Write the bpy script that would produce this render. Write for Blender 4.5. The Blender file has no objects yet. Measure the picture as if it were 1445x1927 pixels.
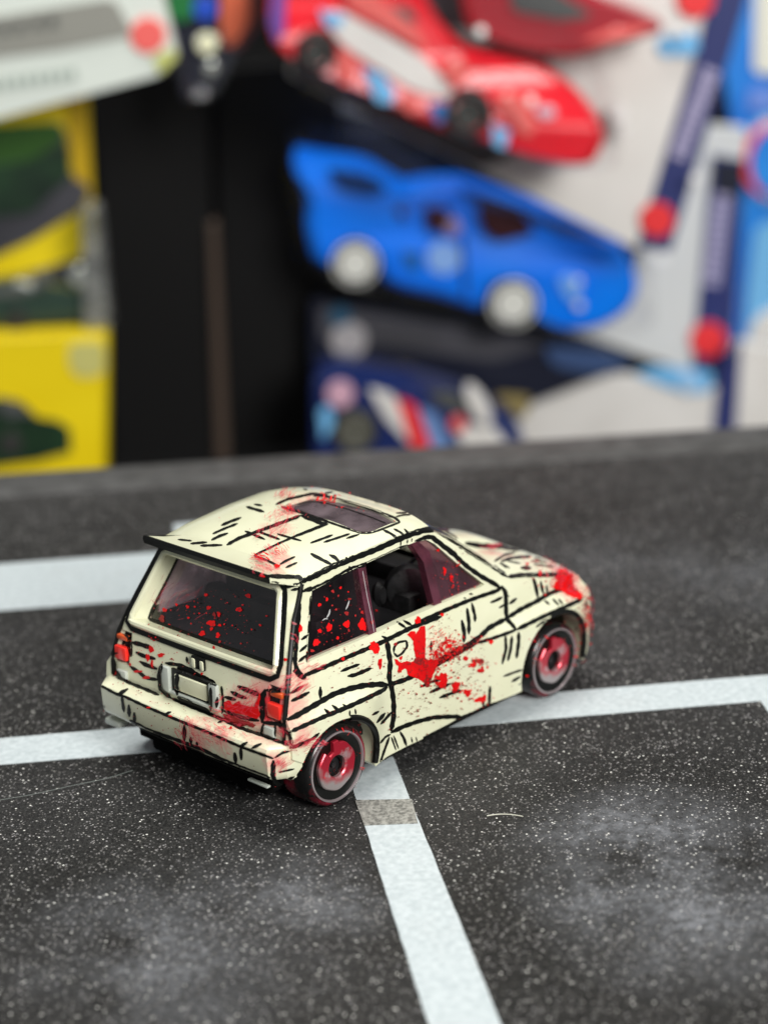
import bpy, bmesh, math, random
from mathutils import Vector, Matrix, geometry
from mathutils.bvhtree import BVHTree
import numpy as np
random.seed(7)
SC = bpy.context.scene
COL = SC.collection
S = 0.001                                   # everything below is written in millimetres

# ------------------------------------------------------------------ camera
F_PX, W_PX, H_PX = 4208.0, 1445.0, 1927.0
CAM = Vector((-140.967, -156.322, 101.708))
YAW, PITCH, ROLL = 0.7657963, 0.3391101, -0.0327420
_f = Vector((math.cos(PITCH)*math.cos(YAW), math.cos(PITCH)*math.sin(YAW), -math.sin(PITCH)))
_r0 = Vector((math.sin(YAW), -math.cos(YAW), 0)); _u0 = _r0.cross(_f)
CR = math.cos(ROLL)*_r0 + math.sin(ROLL)*_u0
CU = -math.sin(ROLL)*_r0 + math.cos(ROLL)*_u0
CF = _f
cam_data = bpy.data.cameras.new("camera")
cam = bpy.data.objects.new("camera", cam_data); COL.objects.link(cam)
m = Matrix.Identity(4)
for i in range(3):
    m[i][0] = CR[i]; m[i][1] = CU[i]; m[i][2] = -CF[i]; m[i][3] = CAM[i]*S
cam.matrix_world = m
cam_data.sensor_fit = 'HORIZONTAL'; cam_data.sensor_width = 36.0
cam_data.lens = F_PX/W_PX*36.0
cam_data.clip_start = 0.01; cam_data.clip_end = 20
cam_data.dof.use_dof = True
cam_data.dof.focus_distance = (Vector((3, -13, 10))-CAM).dot(CF)*S
cam_data.dof.aperture_fstop = 26.5
SC.camera = cam

# ------------------------------------------------------------------ light
SC.view_settings.view_transform = 'Standard'; SC.view_settings.look = 'None'
SC.view_settings.exposure = 0.0; SC.view_settings.gamma = 1.0
SC.render.engine = 'CYCLES'
world = bpy.data.worlds.new("World"); SC.world = world; world.use_nodes = True
bg = world.node_tree.nodes['Background']
bg.inputs[0].default_value = (0.92, 0.96, 1.0, 1); bg.inputs[1].default_value = 0.25
def area(name, loc, target, sx, sy, power, col):
    l = bpy.data.lights.new(name, 'AREA'); l.shape = 'RECTANGLE'; l.size = sx; l.size_y = sy
    l.energy = power; l.color = col
    o = bpy.data.objects.new(name, l); COL.objects.link(o)
    o.location = loc
    o.rotation_euler = (Vector(target)-Vector(loc)).to_track_quat('-Z', 'Y').to_euler()
    return o
area("ceiling_and_fill_lamp", (0.10, 0.10, 0.75), (0, 0, 0), 0.50, 0.30, 5.0, (1.0, 0.98, 0.93))
area("ceiling_and_fill_lamp", (-0.18, -0.60, 0.36), (0.02, 0, 0.01), 0.25, 0.25, 6.4, (1.0, 0.97, 0.93))  # added low fill lamp, unseen, brightening the side and rear

# ------------------------------------------------------------------ pixel rays onto real surfaces
def ray(px, py):
    return CF + CR*((px-722.5)/F_PX) - CU*((py-963.5)/F_PX)
def on_y(p, y):
    d = ray(*p); return CAM + d*((y-CAM.y)/d.y)
def on_z(p, z):
    d = ray(*p); return CAM + d*((z-CAM.z)/d.z)
def on_x(p, x):
    d = ray(*p); return CAM + d*((x-CAM.x)/d.x)

# ------------------------------------------------------------------ materials
def mat(name, col, rough=0.5, metal=0.0, spec=0.5, coat=0.0):
    ma = bpy.data.materials.new(name); ma.use_nodes = True
    b = ma.node_tree.nodes['Principled BSDF']
    b.inputs['Base Color'].default_value = (*col, 1); b.inputs['Roughness'].default_value = rough
    b.inputs['Metallic'].default_value = metal; b.inputs['Specular IOR Level'].default_value = spec
    b.inputs['Coat Weight'].default_value = coat; b.inputs['Coat Roughness'].default_value = 0.12
    return ma
def nodes(ma): return ma.node_tree.nodes, ma.node_tree.links, ma.node_tree.nodes['Principled BSDF']
def noise_col(ma, c1, c2, scale, lo=0.35, hi=0.65, bump=0.0, detail=4, rough=None):
    n, l, b = nodes(ma)
    tc = n.new('ShaderNodeTexCoord'); no = n.new('ShaderNodeTexNoise'); no.inputs['Scale'].default_value = scale
    no.inputs['Detail'].default_value = detail
    l.new(tc.outputs['Object'], no.inputs['Vector'])
    r = n.new('ShaderNodeValToRGB'); r.color_ramp.elements[0].position = lo; r.color_ramp.elements[1].position = hi
    r.color_ramp.elements[0].color = (*c1, 1); r.color_ramp.elements[1].color = (*c2, 1)
    l.new(no.outputs['Fac'], r.inputs[0]); l.new(r.outputs[0], b.inputs['Base Color'])
    if bump:
        bp = n.new('ShaderNodeBump'); bp.inputs['Strength'].default_value = bump; bp.inputs['Distance'].default_value = 0.0002
        l.new(no.outputs['Fac'], bp.inputs['Height']); l.new(bp.outputs[0], b.inputs['Normal'])
    return ma
def maprange(n, l, src, a, b_, c=0.0, d=1.0):
    k = n.new('ShaderNodeMapRange'); k.inputs[1].default_value = a; k.inputs[2].default_value = b_
    k.inputs[3].default_value = c; k.inputs[4].default_value = d; k.clamp = True
    l.new(src, k.inputs[0]); return k.outputs[0]
def mixc(n, l, fac, a, b_):
    k = n.new('ShaderNodeMix'); k.data_type = 'RGBA'
    for sock, v in ((k.inputs[0], fac), (k.inputs[6], a), (k.inputs[7], b_)):
        if isinstance(v, (tuple, list)): sock.default_value = (*v, 1)
        elif isinstance(v, (int, float)): sock.default_value = v
        else: l.new(v, sock)
    return k.outputs[2]
def math_(n, l, op, a, b_=None):
    k = n.new('ShaderNodeMath'); k.operation = op
    for sock, v in ((k.inputs[0], a), (k.inputs[1], b_)):
        if v is None: continue
        if isinstance(v, (int, float)): sock.default_value = v
        else: l.new(v, sock)
    return k.outputs[0]

# cream car paint; a thin pink-red wash rubbed in at places (spots given in mm), inner faces bare black
def cream_paint(name, spots=()):
    ma = mat(name, (0.74, 0.735, 0.50), 0.28, coat=0.5)
    n, l, b = nodes(ma)
    tc = n.new('ShaderNodeTexCoord')
    no = n.new('ShaderNodeTexNoise'); no.inputs['Scale'].default_value = 240; no.inputs['Detail'].default_value = 5
    l.new(tc.outputs['Object'], no.inputs['Vector'])
    base = mixc(n, l, maprange(n, l, no.outputs['Fac'], 0.35, 0.7), (0.74, 0.75, 0.545), (0.69, 0.70, 0.495))
    fine = n.new('ShaderNodeTexNoise'); fine.inputs['Scale'].default_value = 650; fine.inputs['Detail'].default_value = 8; fine.inputs['Roughness'].default_value = 0.75
    fine.inputs['Distortion'].default_value = 1.2
    l.new(tc.outputs['Object'], fine.inputs['Vector'])
    acc = None
    for (x, y, z, r, st) in spots:
        d = n.new('ShaderNodeVectorMath'); d.operation = 'DISTANCE'
        l.new(tc.outputs['Object'], d.inputs[0]); d.inputs[1].default_value = (x*S, y*S, z*S)
        f = maprange(n, l, d.outputs['Value'], r*S, r*S*0.15, 0.0, st)
        acc = f if acc is None else math_(n, l, 'MAXIMUM', acc, f)
    if acc is not None:
        s = math_(n, l, 'ADD', acc, fine.outputs['Fac'])
        wash = maprange(n, l, s, 0.75, 1.25)
        base = mixc(n, l, wash, base, (0.78, 0.20, 0.20))
        wash2 = maprange(n, l, s, 1.12, 1.28)
        base = mixc(n, l, wash2, base, (0.62, 0.03, 0.04))
    geo = n.new('ShaderNodeNewGeometry')
    base = mixc(n, l, geo.outputs['Backfacing'], base, (0.012, 0.012, 0.013))
    l.new(base, b.inputs['Base Color'])
    bp = n.new('ShaderNodeBump'); bp.inputs['Strength'].default_value = 0.12; bp.inputs['Distance'].default_value = 0.0001
    l.new(no.outputs['Fac'], bp.inputs['Height']); l.new(bp.outputs[0], b.inputs['Normal'])
    return ma
M_CREAM = cream_paint("cream_paint", [
    (-6.5, -10.5, 12.3, 6.5, 0.75), (-6.5, -6.0, 10.9, 4.0, 0.55), (-5, -13, 9.8, 3.0, 0.62), (-6.2, -12.8, 13.8, 2.6, 0.45),
    (-3.5, -12.6, 15.2, 3.4, 0.5), (12.5, 2.3, 25, 4, 0.5), (9, 1.0, 25.1, 3.6, 0.5), (5, -1.0, 25.2, 3.6, 0.48), (0, -6.5, 24.8, 3.6, 0.5),
    (-2, -7.5, 24.8, 3.2, 0.52), (37.5, -12.0, 12.5, 4.2, 0.8), (39, -11, 9, 3.5, 0.7), (33, -6, 15, 4, 0.42), (-8, -13, 7.5, 2.4, 0.6),
    (-8.6, -3.0, 7.6, 4.0, 0.5), (-8.6, -6, 8.2, 3.4, 0.5), (-7.8, 4, 8.5, 3, 0.28), (41, -10, 6, 4, 0.7), (15, -13, 12, 5, 0.3)])
M_INK = mat("black_ink", (0.0035, 0.004, 0.0035), 0.4, spec=0.25)
M_DARK = mat("matt_black_plastic", (0.003, 0.003, 0.003), 0.9, spec=0.05)
M_BLACK = mat("black_plastic", (0.012, 0.012, 0.013), 0.35)
M_TYRE = mat("tyre_plastic", (0.01, 0.01, 0.01), 0.25, spec=0.4)
M_RED = noise_col(mat("red_paint", (0.7, 0.003, 0.003), 0.35, spec=0.35, coat=0.1), (0.78, 0.003, 0.003), (0.60, 0.002, 0.004), 500)
M_DARKRED = noise_col(mat("dried_red_paint", (0.32, 0.01, 0.01), 0.4), (0.42, 0.015, 0.015), (0.22, 0.01, 0.01), 500)
M_BROWN = mat("brown_red_speck", (0.22, 0.05, 0.025), 0.5)
M_PINK = mat("thin_red_smear", (0.75, 0.11, 0.12), 0.4)
M_LRED = mat("red_lens", (0.85, 0.03, 0.02), 0.3, coat=0.5)
M_LOR = mat("orange_lens", (0.62, 0.09, 0.02), 0.3, coat=0.4)
M_GREY = mat("grey_white_plastic", (0.46, 0.50, 0.45), 0.35, coat=0.1)
M_CHROME = mat("chrome_ring", (0.42, 0.36, 0.37), 0.28, metal=0.6)
def wheel_face():
    ma = mat("wheel_disc_paint", (0.4, 0.37, 0.37), 0.32, metal=0.45, coat=0.3)
    n, l, b = nodes(ma)
    tc = n.new('ShaderNodeTexCoord'); no = n.new('ShaderNodeTexNoise'); no.inputs['Scale'].default_value = 190; no.inputs['Detail'].default_value = 5
    l.new(tc.outputs['Object'], no.inputs['Vector'])
    sep = n.new('ShaderNodeSeparateXYZ'); l.new(tc.outputs['Object'], sep.inputs[0])
    g = math_(n, l, 'ADD', math_(n, l, 'MULTIPLY', sep.outputs[2], 95.0), math_(n, l, 'MULTIPLY', sep.outputs[0], 35.0))
    f = math_(n, l, 'ADD', no.outputs['Fac'], g)
    c = mixc(n, l, maprange(n, l, f, 0.36, 0.50), (0.34, 0.30, 0.30), (0.44, 0.015, 0.035))
    c = mixc(n, l, maprange(n, l, no.outputs['Fac'], 0.60, 0.64), c, (0.45, 0.30, 0.31))
    l.new(c, b.inputs['Base Color']); return ma
M_DISC = wheel_face()
def tyre_red():
    n, l, b = nodes(M_TYRE)
    tc = n.new('ShaderNodeTexCoord'); no = n.new('ShaderNodeTexNoise'); no.inputs['Scale'].default_value = 330; no.inputs['Detail'].default_value = 6
    l.new(tc.outputs['Object'], no.inputs['Vector'])
    c = mixc(n, l, maprange(n, l, no.outputs['Fac'], 0.47, 0.62), (0.006, 0.006, 0.006), (0.22, 0.01, 0.025))
    l.new(c, b.inputs['Base Color'])
tyre_red()
def glass(name, tint, refl=0.08, rough=0.05, solid=0.12, solidcol=(0.08, 0.06, 0.07)):
    ma = bpy.data.materials.new(name); ma.use_nodes = True
    n, l = ma.node_tree.nodes, ma.node_tree.links
    n.remove(n['Principled BSDF']); out = n['Material Output']
    t = n.new('ShaderNodeBsdfTransparent'); t.inputs[0].default_value = (*tint, 1)
    d = n.new('ShaderNodeBsdfDiffuse'); d.inputs[0].default_value = (*solidcol, 1)
    g = n.new('ShaderNodeBsdfGlossy'); g.inputs['Roughness'].default_value = rough
    tc = n.new('ShaderNodeTexCoord'); no = n.new('ShaderNodeTexNoise'); no.inputs['Scale'].default_value = 300; no.inputs['Detail'].default_value = 5
    l.new(tc.outputs['Object'], no.inputs['Vector'])
    fac = maprange(n, l, no.outputs['Fac'], 0.4, 0.75, solid*0.6, solid*1.9)
    m1 = n.new('ShaderNodeMixShader'); l.new(fac, m1.inputs[0]); l.new(t.outputs[0], m1.inputs[1]); l.new(d.outputs[0], m1.inputs[2])
    lw = n.new('ShaderNodeLayerWeight'); lw.inputs[0].default_value = 0.35
    ff = maprange(n, l, lw.outputs['Fresnel'], 0.0, 1.0, refl*0.5, min(1, refl*6))
    m2 = n.new('ShaderNodeMixShader'); l.new(ff, m2.inputs[0]); l.new(m1.outputs[0], m2.inputs[1]); l.new(g.outputs[0], m2.inputs[2])
    l.new(m2.outputs[0], out.inputs[0]); return ma
M_GLASS = glass("tinted_window_plastic", (0.80, 0.71, 0.74), 0.014, 0.10, 0.06)
M_LINER = glass("cloudy_liner_plastic", (0.85, 0.78, 0.80), 0.02, 0.2, 0.75, (0.95, 0.86, 0.88))
M_SUNROOF = glass("smoky_sunroof_plastic", (0.30, 0.24, 0.27), 0.10, 0.12, 0.5, (0.17, 0.13, 0.145))
M_PILLAR = glass("pink_clear_plastic", (0.60, 0.26, 0.34), 0.12, 0.10, 0.5, (0.15, 0.035, 0.06))
M_FRONTGL = glass("pink_tinted_vent_glass", (0.50, 0.30, 0.36), 0.08, 0.10, 0.38, (0.14, 0.05, 0.07))
M_WSHIELD = glass("windscreen_plastic", (0.75, 0.72, 0.74), 0.05, 0.05, 0.05)

# ------------------------------------------------------------------ object helpers
BV_V, BV_F = [], []          # everything of the car that ink and paint can lie on
def link(o, parent=None):
    COL.objects.link(o)
    if parent is not None: o.parent = parent
    return o
def obj(name, verts, faces, ma, parent=None, smooth=35, bvh=False, origin=(0, 0, 0), mats=None, midx=None):
    me = bpy.data.meshes.new(name)
    me.from_pydata([((v[0]-origin[0])*S, (v[1]-origin[1])*S, (v[2]-origin[2])*S) for v in verts], [], faces)
    for mm in (mats or [ma]): me.materials.append(mm)
    if midx:
        for p, k in zip(me.polygons, midx): p.material_index = k
    if smooth:
        for p in me.polygons: p.use_smooth = True
        me.set_sharp_from_angle(angle=math.radians(smooth))
    me.update()
    o = bpy.data.objects.new(name, me); o.location = [c*S for c in origin]
    link(o, parent)
    if bvh:
        off = len(BV_V); BV_V.extend([Vector(v) for v in verts]); BV_F.extend([[i+off for i in f] for f in faces])
    return o
def empty(name, loc, parent=None, **props):
    o = bpy.data.objects.new(name, None); o.location = [c*S for c in loc]; o.empty_display_size = 0.005
    link(o, parent)
    for k, v in props.items(): o[k] = v
    return o
def tag(o, **props):
    for k, v in props.items(): o[k] = v
    return o
def merge(*parts):
    V, Fc = [], []
    for v, f in parts:
        o = len(V); V += list(v); Fc += [[i+o for i in q] for q in f]
    return V, Fc
def box(c, s, bev=0.0, rot=None):
    bm = bmesh.new(); bmesh.ops.create_cube(bm, size=1)
    for v in bm.verts: v.co = Vector((v.co.x*s[0], v.co.y*s[1], v.co.z*s[2]))
    if bev: bmesh.ops.bevel(bm, geom=bm.edges[:], offset=bev, segments=2, affect='EDGES', profile=0.6)
    if rot is not None:
        for v in bm.verts: v.co = rot @ v.co
    V = [tuple(v.co+Vector(c)) for v in bm.verts]; bm.verts.index_update()
    Fc = [[v.index for v in f.verts] for f in bm.faces]; bm.free()
    return V, Fc
def lathe_y(prof, n=48, c=(0, 0, 0)):
    """profile of (r, y) turned about the y axis"""
    V, Fc = [], []
    for i in range(n):
        a = 2*math.pi*i/n
        for r, y in prof: V.append((c[0]+r*math.cos(a), c[1]+y, c[2]+r*math.sin(a)))
    k = len(prof)
    for i in range(n):
        j = (i+1) % n
        for q in range(k-1): Fc.append([i*k+q, i*k+q+1, j*k+q+1, j*k+q])
    return V, Fc
def in_poly(p, poly):
    x, y = p; c = False; j = len(poly)-1
    for i in range(len(poly)):
        xi, yi = poly[i]; xj, yj = poly[j]
        if (yi > y) != (yj > y) and x < (xj-xi)*(y-yi)/(yj-yi)+xi: c = not c
        j = i
    return c
def resample(pts, step, closed=False):
    out = []; n = len(pts)
    for i in range(n if closed else n-1):
        a = Vector(pts[i]); b = Vector(pts[(i+1) % n]); d = (b-a).length; k = max(1, int(math.ceil(d/step)))
        for j in range(k): out.append(tuple(a+(b-a)*(j/k)))
    if not closed: out.append(tuple(pts[-1]))
    return out
def panel(outline, holes, creases, step, fn, skirt_outer=None, skirt_holes=None):
    """triangulated sheet over a 2-D outline with holes; fn maps (u,v)->xyz; skirts give edges their thickness"""
    loops = [resample(outline, step, True)]+[resample(h, step, True) for h in holes]
    V, E = [], []; rng = []
    for lp in loops:
        o = len(V); V += lp; n = len(lp); E += [(o+i, o+(i+1) % n) for i in range(n)]; rng.append((o, n))
    for cr in creases:
        cr = resample(cr, step); o = len(V); V += cr; E += [(o+i, o+i+1) for i in range(len(cr)-1)]
    arr = np.array(V)
    x0, y0 = arr.min(0); x1, y1 = arr.max(0)
    v = y0+step/2; row = 0
    while v < y1:
        u = x0+step/2+(step/2 if row % 2 else 0)
        while u < x1:
            if in_poly((u, v), outline) and not any(in_poly((u, v), h) for h in holes) and ((arr-(u, v))**2).sum(1).min() > (0.55*step)**2:
                V.append((u, v))
            u += step
        v += step*0.87; row += 1
    r = geometry.delaunay_2d_cdt([Vector(p) for p in V], E, [], 0, 1e-5)
    nv, tris, orig = r[0], r[2], r[3]
    keep = []
    for t in tris:
        c = (nv[t[0]]+nv[t[1]]+nv[t[2]])/3
        if in_poly(c, outline) and not any(in_poly(c, h) for h in holes): keep.append(list(t))
    P = [Vector(fn(p.x, p.y)) for p in nv]
    back = {}
    for i, o in enumerate(orig):
        for k in o: back[k] = i
    def add_skirt(rg, vec):
        o, n = rg
        idx = [back[o+i] for i in range(n)]
        new = []
        for i in idx:
            d = vec(P[i]) if callable(vec) else Vector(vec)
            P.append(P[i]+d); new.append(len(P)-1)
        for i in range(n):
            j = (i+1) % n
            if idx[i] != idx[j]: keep.append([idx[i], idx[j], new[j], new[i]])
    if skirt_outer is not None: add_skirt(rng[0], skirt_outer)
    for k, sk in enumerate(skirt_holes or []):
        if sk is not None: add_skirt(rng[1+k], sk)
    return [tuple(p) for p in P], keep
def interp(x, tab):
    if x <= tab[0][0]: return tab[0][1]
    for (a, b), (c, d) in zip(tab, tab[1:]):
        if x <= c: return b+(d-b)*(x-a)/(c-a)
    return tab[-1][1]
def sstep(a, b, x):
    t = max(0.0, min(1.0, (x-a)/(b-a))); return t*t*(3-2*t)
def fix_normals(o, ref):
    """flip faces so normals point away from ref point (mm)"""
    me = o.data; bm = bmesh.new(); bm.from_mesh(me); bmesh.ops.recalc_face_normals(bm, faces=bm.faces[:])
    r = Vector(ref)*S; s = sum((f.calc_center_median()-r).dot(f.normal)*f.calc_area() for f in bm.faces)
    if s < 0: bmesh.ops.reverse_faces(bm, faces=bm.faces[:])
    bm.to_mesh(me); bm.free(); return o

# ================================================================== GROUND
def build_ground():
    # mat surface: outline a sheet whose far edge runs behind the car; raised smooth rim along it
    eA, eB = Vector((20, 117.5, 0)), Vector((170, -10.0, 0))
    d = (eB-eA).normalized(); nrm = Vector((d.y, -d.x, 0));  # toward the camera
    if nrm.dot(CAM-eA) < 0: nrm = -nrm
    A = eA-d*160; B = eB+d*160
    near = [B+nrm*620, A+nrm*620]
    def ground_fn(u, v): return (u, v, 0)
    pts = [A, B]+near
    V = [tuple(p) for p in pts]+[(p.x, p.y, -4) for p in pts]
    Fc = [[3, 2, 1, 0], [4, 5, 6, 7], [0, 1, 5, 4], [1, 2, 6, 5], [2, 3, 7, 6], [3, 0, 4, 7]]
    ma = mat("speckled_black_mat", (0.02, 0.02, 0.02), 0.7, spec=0.22)
    n, l, b = nodes(ma)
    tc = n.new('ShaderNodeTexCoord'); co = tc.outputs['Object']
    def vor(scale):
        v = n.new('ShaderNodeTexVoronoi'); v.inputs['Scale'].default_value = scale; l.new(co, v.inputs['Vector'])
        s = n.new('ShaderNodeSeparateColor'); l.new(v.outputs['Color'], s.inputs[0]); return v.outputs['Distance'], s.outputs[0], s.outputs[1]
    def noi(scale, det=4, rough=0.55):
        v = n.new('ShaderNodeTexNoise'); v.inputs['Scale'].default_value = scale; v.inputs['Detail'].default_value = det; v.inputs['Roughness'].default_value = rough
        l.new(co, v.inputs['Vector']); return v.outputs['Fac']
    d1, a1, h1 = vor(4300); d2, a2, h2 = vor(2900); d3, a3, h3 = vor(7000)
    big = noi(28, 5); med = noi(120, 4)
    c = mixc(n, l, maprange(n, l, a3, 0.2, 1.0), (0.003, 0.003, 0.003), (0.036, 0.036, 0.034))
    # pale grains, some tinted
    dens = maprange(n, l, med, 0.35, 0.7, 0.0, 0.09)
    g1 = math_(n, l, 'MULTIPLY', maprange(n, l, math_(n, l, 'ADD', a1, dens), 0.80, 0.97), maprange(n, l, d1, 0.55, 0.25))
    grain = mixc(n, l, h1, (0.26, 0.25, 0.23), (0.42, 0.41, 0.42))
    c = mixc(n, l, g1, c, grain)
    g2 = math_(n, l, 'MULTIPLY', maprange(n, l, a2, 0.94, 0.975), maprange(n, l, d2, 0.40, 0.2))
    c = mixc(n, l, g2, c, (0.85, 0.85, 0.80))
    # dusty rubbed patches
    acc = None
    for (px, py, r, st) in ((330, 1780, 17, 0.5), (600, 1690, 10, 0.55), (1230, 1600, 15, 0.72), (1300, 1740, 14, 0.55), (1150, 1680, 10, 0.5), (480, 1700, 12, 0.2), (1380, 1080, 20, 0.22), (1180, 1060, 16, 0.15)):
        p = on_z((px, py), 0)
        dd = n.new('ShaderNodeVectorMath'); dd.operation = 'DISTANCE'; l.new(co, dd.inputs[0]); dd.inputs[1].default_value = p*S
        f = maprange(n, l, dd.outputs['Value'], r*S, 0.0, 0.0, st)
        acc = f if acc is None else math_(n, l, 'MAXIMUM', acc, f)
    dust = math_(n, l, 'MULTIPLY', math_(n, l, 'MULTIPLY', acc, maprange(n, l, noi(75, 6, 0.6), 0.36, 0.62)), maprange(n, l, noi(900, 4, 0.7), 0.28, 0.66))
    c = mixc(n, l, dust, c, (0.42, 0.44, 0.48))
    haze = math_(n, l, 'MULTIPLY', maprange(n, l, big, 0.42, 0.75), 0.10)
    c = mixc(n, l, haze, c, (0.20, 0.20, 0.21))
    l.new(c, b.inputs['Base Color'])
    l.new(maprange(n, l, a1, 0.8, 1.0, 0.62, 0.35), b.inputs['Roughness'])
    hsum = math_(n, l, 'ADD', math_(n, l, 'MULTIPLY', a1, 0.6), a3)
    bp = n.new('ShaderNodeBump'); bp.inputs['Strength'].default_value = 0.55; bp.inputs['Distance'].default_value = 0.00012
    l.new(hsum, bp.inputs['Height']); l.new(bp.outputs[0], b.inputs['Normal'])
    g = obj("ground", V, Fc, ma, smooth=0); tag(g, kind="structure")
    # rim
    rimm = noise_col(mat("smooth_grey_rim", (0.1, 0.1, 0.1), 0.55), (0.045, 0.045, 0.044), (0.085, 0.085, 0.084), 300, bump=0.3)
    prof = [(0.0, -4), (0, 0.1), (0.5, 0.35), (1.5, 0.45), (7, 0.42), (9.0, 0.3), (10.5, 0.03), (10.5, -0.2)]
    V, Fc = [], []
    N = 40
    for i in range(N+1):
        p = A+(B-A)*i/N
        for (q, z) in prof: V.append((p.x+nrm.x*(q-1), p.y+nrm.y*(q-1), z))
    k = len(prof)
    for i in range(N):
        for q in range(k-1): Fc.append([i*k+q, i*k+q+1, (i+1)*k+q+1, (i+1)*k+q])
    o = obj("kerb", V, Fc, rimm, smooth=40); tag(o, kind="structure"); fix_normals(o, (40, 40, -50))
    # painted lines
    pm = mat("white_line_paint", (0.72, 0.76, 0.78), 0.55)
    n, l, b = nodes(pm)
    tc = n.new('ShaderNodeTexCoord')
    n1 = n.new('ShaderNodeTexNoise'); n1.inputs['Scale'].default_value = 1400; n1.inputs['Detail'].default_value = 3; l.new(tc.outputs['Object'], n1.inputs['Vector'])
    n2 = n.new('ShaderNodeTexNoise'); n2.inputs['Scale'].default_value = 90; n2.inputs['Detail'].default_value = 6; l.new(tc.outputs['Object'], n2.inputs['Vector'])
    c = mixc(n, l, maprange(n, l, n1.outputs['Fac'], 0.3, 0.7), (0.42, 0.48, 0.50), (0.56, 0.62, 0.64))
    c = mixc(n, l, maprange(n, l, n2.outputs['Fac'], 0.55, 0.8, 0, 0.5), c, (0.40, 0.42, 0.42))
    l.new(c, b.inputs['Base Color'])
    bp = n.new('ShaderNodeBump'); bp.inputs['Strength'].default_value = 0.35; bp.inputs['Distance'].default_value = 0.0001
    l.new(n1.outputs['Fac'], bp.inputs['Height']); l.new(bp.outputs[0], b.inputs['Normal'])
    bd = Vector((0.774, -0.633, 0)).normalized(); ad = Vector((bd.y, -bd.x, 0))   # the two line directions
    if ad.y > 0: ad = -ad
    z = 0.06
    def strip(p0, p1, width_dir, w, zz, name="parking_line", m_=pm, jag=0.035):
        L = (p1-p0).length; N = max(2, int(L/1.2)); Va, Vb = [], []
        for i in range(N+1):
            p = p0+(p1-p0)*i/N
            Va.append(p+width_dir*random.uniform(-jag, jag)); Vb.append(p+width_dir*(w+random.uniform(-jag, jag)))
        V = [(p.x, p.y, zz) for p in Va]+[(p.x, p.y, zz) for p in Vb]
        V += [(p.x, p.y, -0.5) for p in Va]+[(p.x, p.y, -0.5) for p in Vb]
        K = N+1
        Fc = [[i, i+1, K+i+1, K+i] for i in range(N)]
        Fc += [[i, 2*K+i, 2*K+i+1, i+1] for i in range(N)]+[[K+i, K+i+1, 3*K+i+1, 3*K+i] for i in range(N)]
        o = obj(name, V, Fc, m_, smooth=0); tag(o, kind="structure"); return fix_normals(o, ((p0.x+p1.x)/2, (p0.y+p1.y)/2, -30))
    # B: long line under the car; its two edges measured on the ground
    b0 = Vector((-16.2, 20.6, 0)); up = Vector((0.633, 0.774, 0))
    strip(b0-bd*90, b0+bd*88, up, 6.6, z)
    # A: toward the viewer, square to B
    L0, L1, R0, R1 = on_z((665, 1490), 0), on_z((805, 1927), 0), on_z((762, 1482), 0), on_z((942, 1927), 0)
    ld, rd = (L1-L0), (R1-R0)
    N = 90; Va = [L0+ld*(-0.12+i/N*2.6)+bd*random.uniform(-.035, .035) for i in range(N+1)]; Vb = [R0+rd*(-0.16+i/N*2.6)+bd*random.uniform(-.035, .035) for i in range(N+1)]
    V = [(p.x, p.y, z+0.05) for p in Va]+[(p.x, p.y, z+0.05) for p in Vb]+[(p.x, p.y, -0.5) for p in Va]+[(p.x, p.y, -0.5) for p in Vb]
    K = N+1
    Fc = [[i, i+1, K+i+1, K+i] for i in range(N)]+[[i, 2*K+i, 2*K+i+1, i+1] for i in range(N)]+[[K+i, K+i+1, 3*K+i+1, 3*K+i] for i in range(N)]
    o = obj("parking_line", V, Fc, pm, smooth=0); tag(o, kind="structure"); fix_normals(o, (L0.x, L0.y, -30))
    # C: broad far line
    c0 = Vector((10.7, 55.7, 0))
    strip(c0-bd*120, c0+bd*36, up, 16.7, z)
    # D: short line running away beyond C
    d0 = Vector((45.3, 62.5, 0))
    strip(d0, d0+ad*52, bd, 5.8, z+0.05)
    # E: right edge of the picture
    e0 = Vector((47.2, -31.2, 0))
    strip(e0, e0+ad*120, bd, 5.9, z+0.05)
    # taped joint across A
    tm = noise_col(mat("grey_tape_joint", (0.25, 0.25, 0.25), 0.45), (0.13, 0.13, 0.12), (0.36, 0.36, 0.33), 2600, bump=0.5)
    q = [on_z(p, 0.2) for p in ((668, 1506), (775, 1504), (786, 1549), (685, 1553))]
    V = [tuple(p) for p in q]+[(p.x, p.y, -0.3) for p in q]
    o = obj("tape_strip", V, [[3, 2, 1, 0], [0, 1, 5, 4], [1, 2, 6, 5], [2, 3, 7, 6], [3, 0, 4, 7]], tm, smooth=0)
    tag(o, label="thin grey tape strip across the white line just behind the cream car", category="tape")
    fix_normals(o, (q[0].x, q[0].y, -30))
build_ground()
def thread(name, px, r, col, label, cat):
    P = [on_z(p, 0.25) for p in px]; P = [tuple(p) for p in P]
    P = resample(P, 0.4); 
    for _ in range(6): P = [P[0]]+[tuple((Vector(P[i-1])+2*Vector(P[i])+Vector(P[i+1]))/4) for i in range(1, len(P)-1)]+[P[-1]]
    V, Fc = [], []
    for i, p in enumerate(P):
        a = Vector(P[max(0, i-1)]); b = Vector(P[min(len(P)-1, i+1)]); t = (b-a).normalized(); s_ = t.cross(Vector((0, 0, 1)))
        for k in range(5): an = k*math.tau/5; V.append(tuple(Vector(p)+(s_*math.cos(an)+Vector((0, 0, 1))*math.sin(an))*r))
    for i in range(len(P)-1):
        for k in range(5): Fc.append([i*5+k, i*5+(k+1) % 5, (i+1)*5+(k+1) % 5, (i+1)*5+k])
    o = obj(name, V, Fc, mat(name+"_fibre", col, 0.6)); tag(o, label=label, category=cat)

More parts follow.
